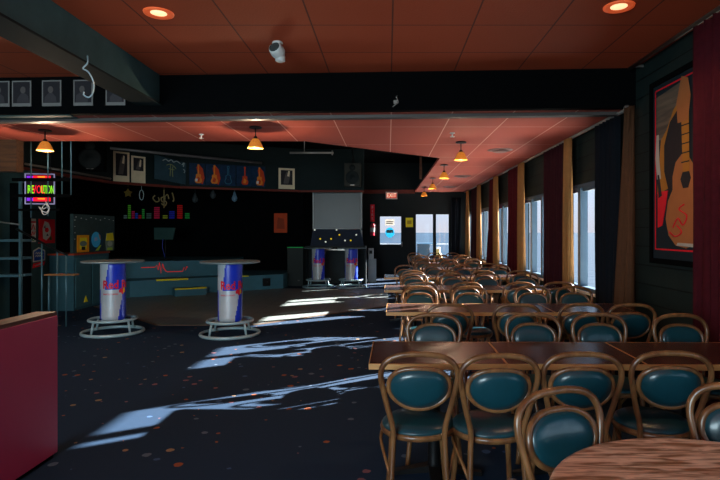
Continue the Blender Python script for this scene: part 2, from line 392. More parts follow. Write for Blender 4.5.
# end wall with the door and the glass doors
we = MB(); E0, E1 = 17.4, 17.55
we.box(-2.6, -0.36, E0, E1, 0, CHIGH).box(-0.36, 0.50, E0, E1, 2.06, CHIGH).box(0.50, 0.88, E0, E1, 0, CHIGH).box(0.88, 2.04, E0, E1, 2.10, CHIGH).box(2.04, 2.75, E0, E1, 0, CHIGH)
struct('wall_end', we, M_ENDW)
struct('trim_4', MB().box(-0.9, 0.88, 17.3, 17.4, 2.74, 2.86), mat('trim_red_brown', (0.16, 0.03, 0.02), 0.6))
d1 = thing('door_1', None, None, (0.07, 17.46, 0)); d1['kind'] = 'structure'
MB().box(-0.43, -0.33, -0.03, 0.03, 0, 2.06).box(0.36, 0.43, -0.03, 0.03, 0, 2.06).box(-0.33, 0.36, -0.03, 0.03, 0, 1.07).box(-0.33, 0.36, -0.03, 0.03, 1.99, 2.06).build('door_panel', M_ENDW, d1)
MB().box(-0.33, 0.36, 0.0, 0.006, 1.07, 1.99).build('pane', M_GLASS, d1)
MB().tube([(0.39, -0.03, 1.0), (0.39, -0.09, 1.0), (0.39, -0.09, 1.15), (0.39, -0.03, 1.15)], 0.01).build('door_handle', M_ROD, d1)
d2 = thing('door_2', None, None, (1.46, 17.46, 0)); d2['kind'] = 'structure'
g = MB()
for q in (-0.58, 0.54): g.box(q, q + 0.04, -0.04, 0.04, 0, 2.10)
g.box(-0.54, 0.54, -0.04, 0.04, 2.06, 2.10).box(0.02, 0.12, -0.04, 0.04, 0, 2.06).box(-0.54, 0.54, -0.04, 0.04, 0, 0.10)
g.build('door_frame', M_ENDW, d2)
MB().box(-0.54, 0.02, 0, 0.006, 0.10, 2.06).box(0.12, 0.54, 0, 0.006, 0.10, 2.06).build('pane', M_GLASS, d2)
MB().box(0.05, 0.09, -0.08, -0.04, 0.8, 1.3).build('door_handle', M_IRON, d2)

# left, stage and back walls
struct('wall_left', MB().box(-6.55, -6.4, -3.2, 10.22, 0, CHIGH), M_TEALW)
struct('wall_recess', MB().box(-8.2, -8.05, 10.22, 17.6, 0, CHIGH).box(-8.05, -6.55, 10.07, 10.22, 0, CHIGH), M_BLACK)
struct('wall_stage', MB().box(-8.05, -2.45, 15.3, 15.45, 0, CHIGH).box(-2.6, -2.45, 15.45, 17.4, 0, CHIGH), M_BLACK)
struct('wall_back', MB().box(-8.2, 2.75, -3.35, -3.2, 0, CZ), mat('back_wall_paint', (0.10, 0.06, 0.05), 0.7))
FAS = [(-6.40, 9.2), (-6.22, 11.87), (-5.18, 13.2), (-2.4, 14.48), (-0.66, 14.48)]
fa = MB(); ft = MB()
for i in range(4):
    a, b = Vector(FAS[i]), Vector(FAS[i + 1]); d = (b - a).normalized(); n = Vector((-d.y, d.x)) * 0.12
    fa.prism([tuple(a), tuple(b), tuple(b + n), tuple(a + n)], 2.62, CHIGH)
    n2 = Vector((d.y, -d.x)) * 0.02
    ft.prism([tuple(a + n2), tuple(b + n2), tuple(b + n), tuple(a + n)], 2.57, 2.62)
struct('wall_fascia', fa, mat('fascia_teal_black', (0.007, 0.015, 0.016), 0.7))
struct('trim_5', ft, mat('trim_red_brown', (0.16, 0.03, 0.02), 0.6))
struct('trim_6', MB().box(-8.0, -5.26, 7.50, 7.65, 2.34, CLOW), wood('bulkhead_wood', '#3a2412', '#5a3a1e', 0.6))

# outside
struct('floor_bounce_slab', MB().box(2.8, 8.2, -6, 24, -1.3, -1.2), mat('bounce_slab_pale', (0.62, 0.60, 0.56), 0.9))  # added unseen slab below the sills, throws sunlight up to the ceiling
tag(MB().box(-3000, 4000, 17.6, 6000, -7.2, -7.0).box(2.9, 4000, -3000, 17.6, -7.2, -7.0).build('sea', sea()), 'blue sea reaching to the horizon beyond the windows', 'sea', kind='structure')
tag(MB().box(-3, 4.5, 17.62, 22.5, -0.15, -0.02).build('terrace', mat('terrace_concrete', (0.45, 0.47, 0.48), 0.8)), 'pale concrete terrace outside the glass doors', 'terrace', kind='structure')

# ------------------------------------------------------------------ tables
def long_table():
    r = thing('rectangular_table', 'x', 'table')
    MB().bbox(-0.379, 0.379, -0.29, 0.29, 0.722, 0.75, 0.004).build('tabletop', M_TABLE, r)
    e_ = MB(); e_.box(-0.383, 0.383, -0.302, -0.29, 0.718, 0.749).box(-0.383, 0.383, 0.29, 0.302, 0.718, 0.749)
    e_.box(-0.384, -0.379, -0.29, 0.29, 0.718, 0.749).box(0.379, 0.384, -0.29, 0.29, 0.718, 0.749).build('edging', M_TEDGE, r)
    MB().lathe([(0.05, 0.04), (0.038, 0.08), (0.036, 0.68), (0.05, 0.70)], 16).box(-0.2, 0.2, -0.03, 0.03, 0.70, 0.72).box(-0.03, 0.03, -0.2, 0.2, 0.70, 0.72).build('column', M_IRON, r)
    b = MB()
    for a in range(4):
        b.T = Matrix.Rotation(PI / 2 * a, 4, 'Z'); b.add([(0.02, -0.035, 0.03), (0.02, 0.035, 0.03), (0.02, 0.035, 0.07), (0.02, -0.035, 0.07), (0.29, -0.02, 0.0), (0.29, 0.02, 0.0), (0.29, 0.02, 0.022), (0.29, -0.02, 0.022)],
            [(0, 3, 2, 1), (4, 5, 6, 7), (0, 1, 5, 4), (3, 7, 6, 2), (0, 4, 7, 3), (1, 2, 6, 5)])
    b.build('base', M_IRON, r)
    return r
ROWF = [2.93, 4.82, 6.67, 8.5, 10.35, 12.2, 14.05]
ORD = ['first', 'second', 'third', 'fourth', 'fifth', 'sixth', 'last']
ROWX = [[0.28, 1.05, 1.82], [0.37, 1.14, 1.91], [0.34, 1.11, 1.88], [0.32, 1.09, 1.86], [1.03, 1.80], [0.99, 1.76], [1.05, 1.82]]
tproto = long_table(); used = False
for r, xs in enumerate(ROWX):
    for k, x in enumerate(xs):
        t = copy_tree(tproto) if used else tproto; used = True
        t.location = (x, ROWF[r] + 0.302 - 0.012 * (x - 0.3), 0); t.rotation_euler = (0, 0, -0.012)
        place = (['left end', 'middle one', 'window end'] if len(xs) == 3 else ['left one', 'window side one'])[k]
        tag(t, 'dark rectangular wood table, %s of the %s table row from the front' % (place, ORD[r]), 'table', 'rectangular tables pushed together in rows')

# ------------------------------------------------------------------ chairs
def bent_chair():
    r = thing('bentwood_chair', 'x', 'chair')
    half = [(-0.155, -0.285, 0.0), (-0.140, -0.235, 0.20), (-0.130, -0.200, 0.40), (-0.130, -0.200, 0.50), (-0.156, -0.215, 0.61), (-0.176, -0.235, 0.70), (-0.188, -0.248, 0.77),
            (-0.177, -0.257, 0.825), (-0.138, -0.263, 0.864), (-0.074, -0.267, 0.883), (0, -0.268, 0.887)]
    path = half + [(-x, y_, z) for x, y_, z in half[-2::-1]]
    MB().tube(spline(path, 5), 0.0145, 8).build('back_frame', M_BENT, r)
    MB().lathe([(0.175, 0.425), (0.197, 0.430), (0.202, 0.445), (0.197, 0.458), (0.18, 0.460)], 36).build('seat_frame', M_BENT, r)
    MB().lathe([(0.192, 0.458), (0.190, 0.470), (0.170, 0.484), (0.11, 0.492), (0.03, 0.494), (0.001, 0.494)], 36).build('seat', M_VINYL, r)
    # oval back: a wooden ring round a teal pad, squarer on top, leaning with the frame
    def oval(a, b, z0, off, n=36, ease=1.0):
        P = []
        for i in range(n):
            q = 2 * PI * i / n; c_, s_ = math.cos(q), math.sin(q); pw = 1 - (0.22 if s_ > 0 else 0.05) * ease
            x = a * math.copysign(abs(c_) ** pw, c_); z = b * math.copysign(abs(s_) ** pw, s_)
            zz = z0 + z; P.append((x * (1 - 0.10 * (s_ < 0) * abs(s_) * ease), -0.238 - (zz - 0.72) * 0.2 + off - 0.016 * (1 - (x / 0.15) ** 2), zz))
        return P
    MB().tube(oval(0.150, 0.103, 0.713, 0.004), 0.013, 8, closed=True).build('back_ring', M_BENT, r)
    pad = MB(); rings = []
    n = 36
    for sc_, off in ((0.60, -0.022), (0.93, -0.010), (0.95, 0.004), (0.92, 0.014), (0.82, 0.024), (0.62, 0.030), (0.38, 0.033), (0.15, 0.034)):
        rings.append(oval(0.150 * sc_, 0.103 * sc_, 0.713, off, n, sc_ if off > 0 else 1))
    vs = sum(rings, []); fs = []
    for k in range(len(rings) - 1):
        for i in range(n): fs.append((k * n + i, (k + 1) * n + i, (k + 1) * n + (i + 1) % n, k * n + (i + 1) % n))
    fs.append(tuple(range(n))); fs.append(tuple(range(len(vs) - 1, len(vs) - n - 1, -1)))
    pad.add(vs, fs, 0, True).build('backrest', M_VINYL, r)
    for sgn in (-1, 1):
        MB().tube(spline([(0.135 * sgn, 0.125, 0.435), (0.148 * sgn, 0.15, 0.22), (0.168 * sgn, 0.19, 0.0)], 4), [0.017] * 4 + [0.015] * 5, 8).build('leg', M_BENT, r)
        MB().tube(spline([(0.185 * sgn, 0.02, 0.43), (0.195 * sgn, -0.07, 0.40), (0.17 * sgn, -0.16, 0.34), (0.138 * sgn, -0.22, 0.26)], 4), 0.009, 6).build('brace', M_BENT, r)
    return r
cproto = bent_chair(); cused = [False]
def chair(x, y_, rz, label, group):
    c = copy_tree(cproto) if cused[0] else cproto; cused[0] = True
    c.location = (x, y_, 0); c.rotation_euler = (0, 0, rz); tag(c, label, 'chair', group); return c
NEAR = [[0.16, 0.53, 0.965, 1.42, 1.90], [0.53, 1.13, 1.64, 2.10], [0.42, 0.94, 1.60, 2.10], [0.40, 0.95, 1.50, 2.05], [0.85, 1.35, 1.95], [0.80, 1.30, 1.92], [0.85, 1.40, 1.95]]
FAR = [[0.32, 1.06, 1.57, 2.17], [0.38, 0.91, 1.60, 2.08], [0.36, 0.96, 1.47, 2.05], [0.31, 0.85, 1.40, 2.05], [0.80, 1.35, 1.90], [0.85, 1.38, 1.95], [0.80, 1.35, 1.92]]
NO = ['leftmost', 'second', 'third', 'fourth', 'fifth']
for r in range(7):
    for side, xs in (('near', NEAR[r]), ('far', FAR[r])):
        for k, x in enumerate(xs):
            if r == 0 and side == 'near':
                lab = 'bentwood chair with teal oval back, %s on the near side of the %s table row' % (NO[k], ORD[r])
                yy, rz = ROWF[r] - 0.09 + [0, -0.03, 0.0, 0.02, 0.0][k], [-0.03, 0.03, -0.06, -0.10, 0.1][k]
            elif side == 'near':
                lab = 'bentwood chair with teal pad, %s on the near side of the %s table row' % (NO[k], ORD[r])
                yy, rz = ROWF[r] - 0.20 + random.uniform(-0.04, 0.03), random.uniform(-0.12, 0.12)
            else:
                lab = 'bentwood chair facing the camera, %s on the far side of the %s table row' % (NO[k], ORD[r])
                yy, rz = ROWF[r] + 0.60 + random.uniform(-0.02, 0.04), PI + random.uniform(-0.12, 0.12)
            if r or side == 'far': x *= 0.957
            chair(x, yy, rz, lab, 'bentwood chairs round the table rows')
# round table with its chairs
rt = thing('round_table', 'round pale oak pedestal table in the front right corner', 'table', (0.96, 1.36, 0))
MB().lathe([(0.50, 0.715), (0.525, 0.722), (0.53, 0.735), (0.525, 0.748), (0.515, 0.75)], 72).build('tabletop', M_OAK, rt)
MB().lathe([(0.05, 0.03), (0.04, 0.08), (0.038, 0.66), (0.07, 0.715)], 20).build('column', M_IRON, rt)
MB().lathe([(0.26, 0.0), (0.26, 0.02), (0.10, 0.045), (0.05, 0.05)], 32).build('base', M_IRON, rt)
chair(0.731, 1.734, PI + 0.38, 'bentwood chair at the round table with light catching its teal oval back', 'chairs round the oak table')
chair(1.255, 1.79, PI - 0.45, 'bentwood chair behind the round oak table at the right edge', 'chairs round the oak table')
chair(0.57, 1.17, -PI / 2 + 0.05, 'bentwood chair left of the round oak table, only its hoop top in view', 'chairs round the oak table')

# ------------------------------------------------------------------ curtains and rods
def curtain(name, label, y0t, y1t, y0b, y1b, zt, zb, m, folds, x=2.50, amp=0.05, group='curtains along the window wall', cat='curtain', xdir=None):
    n = folds * 8; rows = 14; vs = []; fs = []; th = 0.006
    for side in (0, 1):
        for j in range(rows + 1):
            t = j / rows; z = zt + (zb - zt) * t
            for i in range(n + 1):
                s_ = i / n; yy = (y0t + (y0b - y0t) * t ** 1.4) * (1 - s_) + (y1t + (y1b - y1t) * t ** 1.4) * s_
                ph = s_ * folds * 2 * PI; a = amp * (0.55 + 0.45 * t)
                xx = x + a * math.sin(ph) + 0.3 * a * math.sin(2.3 * ph + 1.7 + 2 * t) + (th if side else 0)
                vs.append((xx, yy + 0.012 * math.sin(ph * 0.7 + 4 * t), z))
    K = (rows + 1) * (n + 1)
    for j in range(rows):
        for i in range(n):
            a = j * (n + 1) + i; fs.append((a, a + 1, a + n + 2, a + n + 1)); fs.append((K + a, K + a + n + 1, K + a + n + 2, K + a + 1))
    for i in range(n):
        fs.append((i, K + i, K + i + 1, i + 1)); a = rows * (n + 1) + i; fs.append((a, a + 1, K + a + 1, K + a))
    for j in range(rows):
        a = j * (n + 1); fs.append((a, a + n + 1, K + a + n + 1, K + a)); b = a + n; fs.append((b, K + b, K + b + n + 1, b + n + 1))
    mb = MB()
    if xdir: mb.T = xdir
    mb.add(vs, fs, 0, True)
    return tag(mb.build(name, m), label, cat, group)
ZT = 2.745
curtain('curtain', 'deep red curtain at the right edge beside the guitar painting', 3.25, 4.3, 3.3, 4.28, 3.14, 0.04, M_RED, 9)
curtain('curtain', 'navy curtain nearest the guitar painting beside a long gold drape', 5.717, 6.347, 5.766, 6.221, ZT, 0.03, M_NAVY, 6)
curtain('drape', 'gold drape nearest the camera, flaring from the rod beside the navy curtain', 5.28, 5.42, 5.36, 5.72, ZT, 0.03, M_GOLD_DIM, 3, x=2.44)
curtain('curtain', 'wine red curtain between the first and second visible windows', 7.316, 8.43, 7.248, 8.353, ZT, 0.03, M_DRED, 9)
curtain('drape', 'gold drape at the far edge of the nearest visible window', 7.074, 7.287, 7.112, 7.229, ZT, 0.03, M_GOLD, 3, x=2.44)
curtain('curtain', 'bright red curtain between the second and third visible windows', 9.903, 10.95, 9.835, 10.998, ZT, 0.03, M_RED, 8)
curtain('drape', 'gold drape at the far edge of the second visible window', 9.554, 9.864, 9.593, 9.768, ZT, 0.03, M_GOLD, 3, x=2.44)
curtain('curtain', 'red curtain between the third and fourth visible windows, spreading at its foot', 12.209, 12.936, 12.064, 13.518, ZT, 0.03, M_RED, 8)
curtain('drape', 'gold drape at the far edge of the third visible window', 11.822, 12.161, 11.87, 12.016, ZT, 0.03, M_GOLD, 3, x=2.44)
curtain('curtain', 'dark wine curtain between the fourth window and the far corner', 14.438, 15.795, 14.438, 15.892, ZT, 0.03, M_DRED, 8)
curtain('drape', 'gold drape at the far edge of the fourth visible window', 14.05, 14.39, 14.05, 14.293, ZT, 0.03, M_GOLD, 3, x=2.44)
curtain('drape', 'gold drape hanging in the far right corner of the room', 16.085, 16.425, 16.085, 16.376, ZT, 0.03, M_GOLD, 3, x=2.44)
SW = Matrix.Translation((0, 19.77, 0)) @ Matrix.Rotation(-PI / 2, 4, 'Z')      # turns the drape run onto the end wall
curtain('curtain', 'dark navy curtain hanging beside the glass doors on the end wall', -2.38, -2.06, -2.38, -2.03, 2.6, 0.03, M_NAVY, 5, x=2.50, xdir=Matrix(((0, -1, 0, 0), (1, 0, 0, 14.78), (0, 0, 1, 0), (0, 0, 0, 1))), group='curtains on the end wall')
def rod(label, y0, y1, z):
    r = thing('curtain_rod', label, 'curtain rod', (2.50, y0, z), 0, 'curtain rods')
    MB().tube([(0, 0, 0), (0, y1 - y0, 0)], 0.018, 10).build('pole', M_ROD, r)
    MB().lathe([(0.02, -0.03), (0.034, -0.01), (0.034, 0.02), (0.02, 0.04)], 12).build('finial', M_ROD, r)
    n = max(2, int((y1 - y0) / 2.2))
    for i in range(n + 1):
        q = 0.1 + (y1 - y0 - 0.2) * i / n; MB().box(-0.008, 0.10, q - 0.012, q + 0.012, -0.012, 0.012).build('bracket', M_ROD, r)
rod('long metal curtain rod running above the visible windows', 5.55, 17.25, 2.765)
rod('higher metal curtain rod above the guitar painting and red curtain', -2.9, 5.50, 3.17)

# ------------------------------------------------------------------ ceiling fixtures
M_SHADE = mat('amber_glass', (0.75, 0.26, 0.04), 0.4, emit=(1.0, 0.30, 0.03), es=0.3, var=0.5, scale=40)
M_GLOW = mat('lamp_glow', (1, 0.75, 0.5), 0.5, emit=(1.0, 0.55, 0.28), es=1.6)
def lamp_light(parent, loc, power, radius, color=(1.0, 0.74, 0.50)):
    d = bpy.data.lights.new('bulb_light', 'POINT'); d.energy = power; d.shadow_soft_size = radius; d.color = color
    o = bpy.data.objects.new('bulb_light', d); COL.objects.link(o); o.parent = parent; o.location = loc
def pendant(x, y_, label, p=10):
    r = thing('pendant_lamp', label, 'pendant lamp', (x, y_, CLOW), 0, 'amber pendant lamps')
    MB().lathe([(0.075, -0.018), (0.08, -0.008), (0.07, 0.0)], 20).build('ceiling_mount', M_IRON, r)
    MB().tube([(0, 0, -0.015), (0, 0, -0.135)], 0.007, 6).lathe([(0.03, -0.16), (0.022, -0.125), (0.01, -0.115)], 12).build('stem', M_IRON, r)
    pr = [(0.035, -0.150), (0.055, -0.175), (0.075, -0.215), (0.088, -0.245), (0.100, -0.268)]
    MB().lathe(pr + [(a - 0.004, b) for a, b in pr[::-1]], 24, caps=False).build('lamp_shade', M_SHADE, r)
    MB().lathe([(0.008, -0.16), (0.024, -0.18), (0.03, -0.205), (0.022, -0.23), (0.005, -0.24)], 12).build('bulb', M_GLOW, r)
    lamp_light(r, (0, 0, -0.34), p, 0.03)
pendant(-4.4, 6.8, 'amber glass pendant lamp over the left side in front of the hanging rods', 30)
pendant(-1.65, 6.6, 'amber glass pendant lamp over the middle of the room before the guitar posters', 24)
pendant(1.06, 7.70, 'amber glass pendant lamp nearest the camera over the table rows', 6)
pendant(1.09, 10.3, 'second amber glass pendant lamp over the table rows', 6)
pendant(1.08, 12.8, 'third amber glass pendant lamp over the table rows', 6)
pendant(1.05, 15.4, 'farthest amber glass pendant lamp near the glass doors', 6)
def downlight(x, y_, label):
    r = thing('recessed_downlight', label, 'downlight', (x, y_, CZ), 0, 'recessed downlights')
    MB().lathe([(0.060, -0.002), (0.085, -0.012), (0.112, -0.010), (0.115, 0.0), (0.060, 0.0)], 28, caps=False).build('trim_ring', mat('copper_trim', (0.75, 0.16, 0.05), 0.35, emit=(1, 0.12, 0.03), es=0.35), r)
    MB().lathe([(0.001, -0.003), (0.062, -0.003), (0.062, 0.0), (0.001, 0.0)], 24, caps=False).build('bulb', M_GLOW, r)
    d = bpy.data.lights.new('bulb_light', 'SPOT'); d.energy = 42; d.spot_size = 2.4; d.spot_blend = 0.8; d.color = (1, 0.55, 0.3); d.shadow_soft_size = 0.06
    o = bpy.data.objects.new('bulb_light', d); COL.objects.link(o); o.parent = r; o.location = (0, 0, -0.03)
downlight(-1.80, 4.16, 'glowing recessed downlight in the ceiling left of the security camera')
downlight(1.76, 4.04, 'glowing recessed downlight in the ceiling at the right')
for (x, y_, l) in ((1.79, 8.46, 'nearest'), (1.74, 12.4, 'middle'), (1.79, 15.3, 'farthest')):
    r = thing('ceiling_vent', 'round white ceiling vent, %s of three above the window side' % l, 'vent', (x, y_, CLOW), 0, 'round ceiling vents')
    mv = mat('vent_pink_grey', (0.35, 0.20, 0.18), 0.5)
    MB().lathe([(0.16, -0.012), (0.20, -0.006), (0.20, 0.0)], 28).build('rim', mv, r)
    MB().lathe([(0.02, -0.040), (0.11, -0.034), (0.12, -0.028), (0.04, -0.012)], 24).build('diffuser', mv, r)
for x, y_, l in ((0.85, 7.0, 'sprinkler head in the lower ceiling before the nearest row pendant'), (-2.5, 7.1, 'sprinkler head in the lower ceiling at the left beside the pendant')):
    tag(MB().lathe([(0.035, 0.0), (0.035, -0.008), (0.010, -0.012), (0.010, -0.045), (0.03, -0.05), (0.03, -0.056), (0.004, -0.06)][::-1], 14).build('sprinkler', M_WHITE, loc=(x, y_, CLOW)), l, 'sprinkler', 'ceiling sprinklers')
# security camera
sc = thing('security_camera', 'white swivel security camera fixed to the near red ceiling', 'security camera', (-1.0, 4.80, CZ))
MB().lathe([(0.045, -0.02), (0.05, -0.01), (0.045, 0.0)], 20).tube([(0, 0, -0.01), (0.01, 0, -0.05)], 0.018).build('mount', M_WHITE, sc)
b = MB(); b.T = Matrix.Translation((0.0, -0.01, -0.085)) @ Matrix.Rotation(math.radians(-20), 4, 'Z') @ Matrix.Rotation(math.radians(68), 4, 'X')
b.lathe([(0.02, -0.07), (0.045, -0.06), (0.062, -0.03), (0.066, 0.0), (0.060, 0.035), (0.055, 0.055)], 24)
b.T = Matrix.Identity(4); b.lathe([(0.025, -0.175), (0.045, -0.165), (0.045, -0.12), (0.03, -0.10)], 18, c=(0.02, 0.02, 0)); b.build('housing', M_WHITE, sc)
b = MB(); b.T = Matrix.Translation((0.0, -0.01, -0.085)) @ Matrix.Rotation(math.radians(-20), 4, 'Z') @ Matrix.Rotation(math.radians(68), 4, 'X')
b.lathe([(0.048, 0.050), (0.050, 0.058), (0.034, 0.062), (0.012, 0.060)], 20); b.build('lens', mat('lens_grey', (0.05, 0.06, 0.06), 0.15), sc)
# loose cable under the left beam
tag(MB().tube(spline([(0, 0, 0.06), (0.0, 0, 0.0), (-0.025, -0.02, -0.05), (0.02, -0.02, -0.08), (0.05, 0, -0.16), (0.045, 0, -0.24), (0.01, 0, -0.28), (-0.03, 0, -0.26), (-0.028, 0, -0.235)], 6), 0.006, 6).build('cable_hook', mat('cable_pale_blue', (0.30, 0.42, 0.48), 0.4), loc=(-2.455, 4.33, 2.86)), 'pale looped cable hook hanging from the grey left beam', 'cable')
tag(MB().tube(spline([(-0.03, 0, -0.05), (0, -0.02, -0.03), (0.03, 0, 0.0), (0.01, -0.02, 0.05), (0.02, 0, 0.07)], 4), 0.006, 6).box(-0.02, 0.02, -0.01, 0.005, -0.02, 0.02).build('wall_hook', M_ROD, loc=(0.08, 5.675, 2.87)), 'small metal hook on the middle of the black cross beam', 'hook')

# ------------------------------------------------------------------ posters
def portrait(x, label, seed, w=0.22, h=0.285, z=2.875):
    rnd = random.Random(seed)
    o = MB(); o.box(-w/2, w/2, -0.008, 0, 0, h, 0); o.box(-w/2 + 0.014, w/2 - 0.014, -0.0095, -0.008, 0.035, h - 0.014, 1)
    # head and shoulders as one print
    cx = rnd.uniform(-0.02, 0.02); hz = 0.035 + (h - 0.05) * 0.62
    pts = [(cx + 0.030 * math.cos(q * PI / 8), hz + 0.038 * math.sin(q * PI / 8)) for q in range(16)]
    o.plate(pts, -0.0110, -0.0096, 2)
    sh = rnd.uniform(-0.02, 0.02)
    o.plate([(cx - 0.07, 0.04), (cx + 0.07, 0.04), (cx + 0.06, 0.095 + sh), (cx + 0.02, hz - 0.035), (cx - 0.02, hz - 0.035), (cx - 0.065, 0.10 - sh)], -0.0105, -0.0096, 3)
    tag(o.build('framed_photo', [M_GREY, M_DARKP, M_MIDP, mat('print_grey', (0.05, 0.045, 0.05), 0.6)], loc=(x, BY(x), z), rotz=math.atan(-0.05)), label, 'framed photo', 'portrait photos on the black cross beam')
for x, l, sd in ((-4.32, 'framed portrait photo cut by the left edge on the cross beam', 1), (-4.07, 'framed portrait photo second from the left on the black cross beam', 2),
                 (-3.725, 'framed portrait photo third from the left on the black cross beam', 3), (-3.366, 'framed portrait photo behind the hanging cable hook on the cross beam', 4),
                 (-3, 'framed portrait photo half hidden by the grey left beam', 5)):
    portrait(x, l, sd)

def fascia_pt(seg, t, off):
    a, b = Vector(FAS[seg]), Vector(FAS[seg + 1]); d = (b - a).normalized(); n = Vector((d.y, -d.x))
    p = a + (b - a) * t + n * off; return p.x, p.y, math.atan2(d.y, d.x)
def seg_at(seg, px):                       # where along a fascia run a bearing from the camera meets it
    k = (px - 388) / F; a, b = FAS[seg], FAS[seg + 1]
    return (k * a[1] - a[0]) / ((b[0] - a[0]) - k * (b[1] - a[1]))
def on_fascia(seg, px, z):
    x, y_, r = fascia_pt(seg, seg_at(seg, px), 0.012); return (x, y_, z), r
def gig_poster(px, seg, z0, w, h, label, pic, name='poster'):
    (x, y_, z), r = on_fascia(seg, px, z0)
    o = MB(); o.box(-w/2, w/2, -0.012, 0, 0, h, 0)
    o.box(-w/2 + w*.14, w/2 - w*.14, -0.014, -0.012, h * (1 - pic), h - w*.12, 1)
    o.plate([(-w*.2, h*(1-pic)+.03), (w*.1, h*(1-pic)+.03), (w*.25, h*.75), (0, h*.84), (-w*.1, h*.66)], -0.016, -0.014, 2)
    o.plate([(w*.02, h*.62), (w*.16, h*.6), (w*.2, h*.86), (w*.1, h*.88)], -0.017, -0.016, 0)
    return tag(o.build(name, [M_CREAM, M_DARKP, M_MIDP], loc=(x, y_, z), rotz=r), label, 'poster', 'gig posters on the upper wall')
gig_poster(121, 1, 2.625, 0.36, 0.68, 'cream bordered poster with dark picture, left of the upper wall pair', 0.80)
gig_poster(138, 1, 2.625, 0.33, 0.62, 'cream poster with small dark picture on top, right of the upper wall pair', 0.55)
gig_poster(286.5, 2, 2.64, 0.44, 0.56, 'cream framed poster right of the five glowing guitar pictures', 0.80)
# banner with a pale drawing
(x, y_, z), r = on_fascia(2, 169, 2.70) if seg_at(2, 169) > 0 else on_fascia(1, 172, 2.70)
bn = thing('banner', 'blue black banner with a pale figure drawing on the upper wall', 'banner', (x - 0.02, y_ - 0.10, z), r)
MB().plate([(-0.40, 0.05), (0.40, -0.03), (0.42, 0.50), (-0.40, 0.62)], -0.03, -0.018).build('cloth', mat('banner_blue', (0.03, 0.065, 0.085), 0.6, var=0.4, scale=6), bn)
dr = MB()
for pth in ([(-0.2, 0.50), (-0.12, 0.54), (-0.05, 0.50), (0.02, 0.54), (0.08, 0.49), (0.16, 0.52), (0.26, 0.47)], [(0.30, 0.44), (0.36, 0.50), (0.34, 0.40)],
            [(0.34, 0.34), (0.38, 0.30), (0.36, 0.25)]):
    dr.tube(spline([(a, -0.033, b) for a, b in pth], 4), 0.012, 5)
for pth in ([(-0.10, 0.40), (0.0, 0.43), (0.10, 0.38), (0.14, 0.33)], [(0, 0.42), (0.0, 0.30), (-0.01, 0.14)], [(0.06, 0.38), (0.05, 0.25), (0.06, 0.13)], [(-0.05, 0.32), (0.1, 0.30)]):
    dr.tube(spline([(a, -0.033, b) for a, b in pth], 4), 0.011, 5, mi=1)
dr.build('drawing', [mat('chalk_white', (0.45, 0.48, 0.46), 0.7), mat('chalk_yellow', (0.30, 0.30, 0.12), 0.7)], bn)

# five guitar pictures
M_GBLUE = mat('print_deep_blue', (0.003, 0.022, 0.060), 0.5, var=0.9, scale=9)
M_GRED = mat('print_hot_red', (0.60, 0.050, 0.008), 0.5, var=0.3, scale=12)
M_GORA = mat('print_orange', (0.85, 0.22, 0.02), 0.5, var=0.3, scale=16)
M_GTEAL = mat('print_teal_line', (0.03, 0.16, 0.24), 0.5)
def guitar_outline(s=1.0):
    R_ = [(0.0, -0.26), (0.06, -0.255), (0.095, -0.21), (0.095, -0.15), (0.065, -0.09), (0.072, -0.04), (0.062, 0.0), (0.02, 0.01), (0.016, 0.20), (0.03, 0.27), (0, 0.29)]
    return [(a * s, b * s) for a, b in R_] + [(-a * s, b * s) for a, b in R_[-2:0:-1]]
for k, (px, col, l) in enumerate(((197, 0, 'leftmost'), (213, 0, 'second'), (228, 1, 'blue outlined middle one'), (243.5, 2, 'fourth'), (258, 0, 'rightmost'))):
    (x, y_, z), r = on_fascia(2, px, 2.67)
    o = MB(); w = 0.372; h = 0.54
    o.bbox(-w/2, w/2, -0.02, -0.001, 0, h, 0.006, 0)
    T0 = Matrix.Translation((0.03 if col != 1 else 0, 0, 0.265)) @ Matrix.Scale(0.88, 4); o.T = T0
    if col == 1:
        ol = guitar_outline(0.95); o.tube([(a, -0.026, b) for a, b in ol], 0.010, 5, closed=True, mi=3)
        o.lathe([(0.0, 0), (0.03, 0.0)], 12, mi=3, c=(0, -0.03, -0.13), caps=False)
    else:
        if col == 0: o.plate([(-0.04, -0.20), (0.12, -0.28), (0.17, -0.1), (0.12, 0.16), (0.02, 0.28), (-0.05, 0.2), (-0.01, 0)], -0.023, -0.020, 1)
        o.plate(guitar_outline(1.0), -0.027, -0.023, 1 if col == 2 else 2)
        o.plate([(-0.05, -0.2), (0.02, -0.22), (0.05, -0.12), (-0.02, -0.06)], -0.029, -0.027, 2 if col == 2 else 1)
        if col == 0 and k != 1: o.plate([(-0.09, -0.20), (-0.03, -0.21), (-0.02, -0.13), (-0.08, -0.13)], -0.031, -0.028, 4)
    tag(o.build('guitar_picture', [M_GBLUE, M_GRED, M_GORA, M_GTEAL, M_WHITE], loc=(x, y_, z), rotz=r), '%s guitar picture in the row of five on the upper wall' % (l if k != 2 else l), 'picture', 'five guitar pictures in a row')
# small square poster on the black wall
tag(MB().box(-0.19, 0.19, -0.008, 0, 0, 0.56, 0).plate([(-0.12, 0.12), (0.12, 0.10), (0.10, 0.40), (-0.08, 0.44)], -0.010, -0.008, 1).build('poster', [M_ORANGE, mat('poster_rust', (0.30, 0.04, 0.01), 0.6)], loc=(-3.10, 15.299, 1.46)), 'small orange red poster on the black stage wall', 'poster')

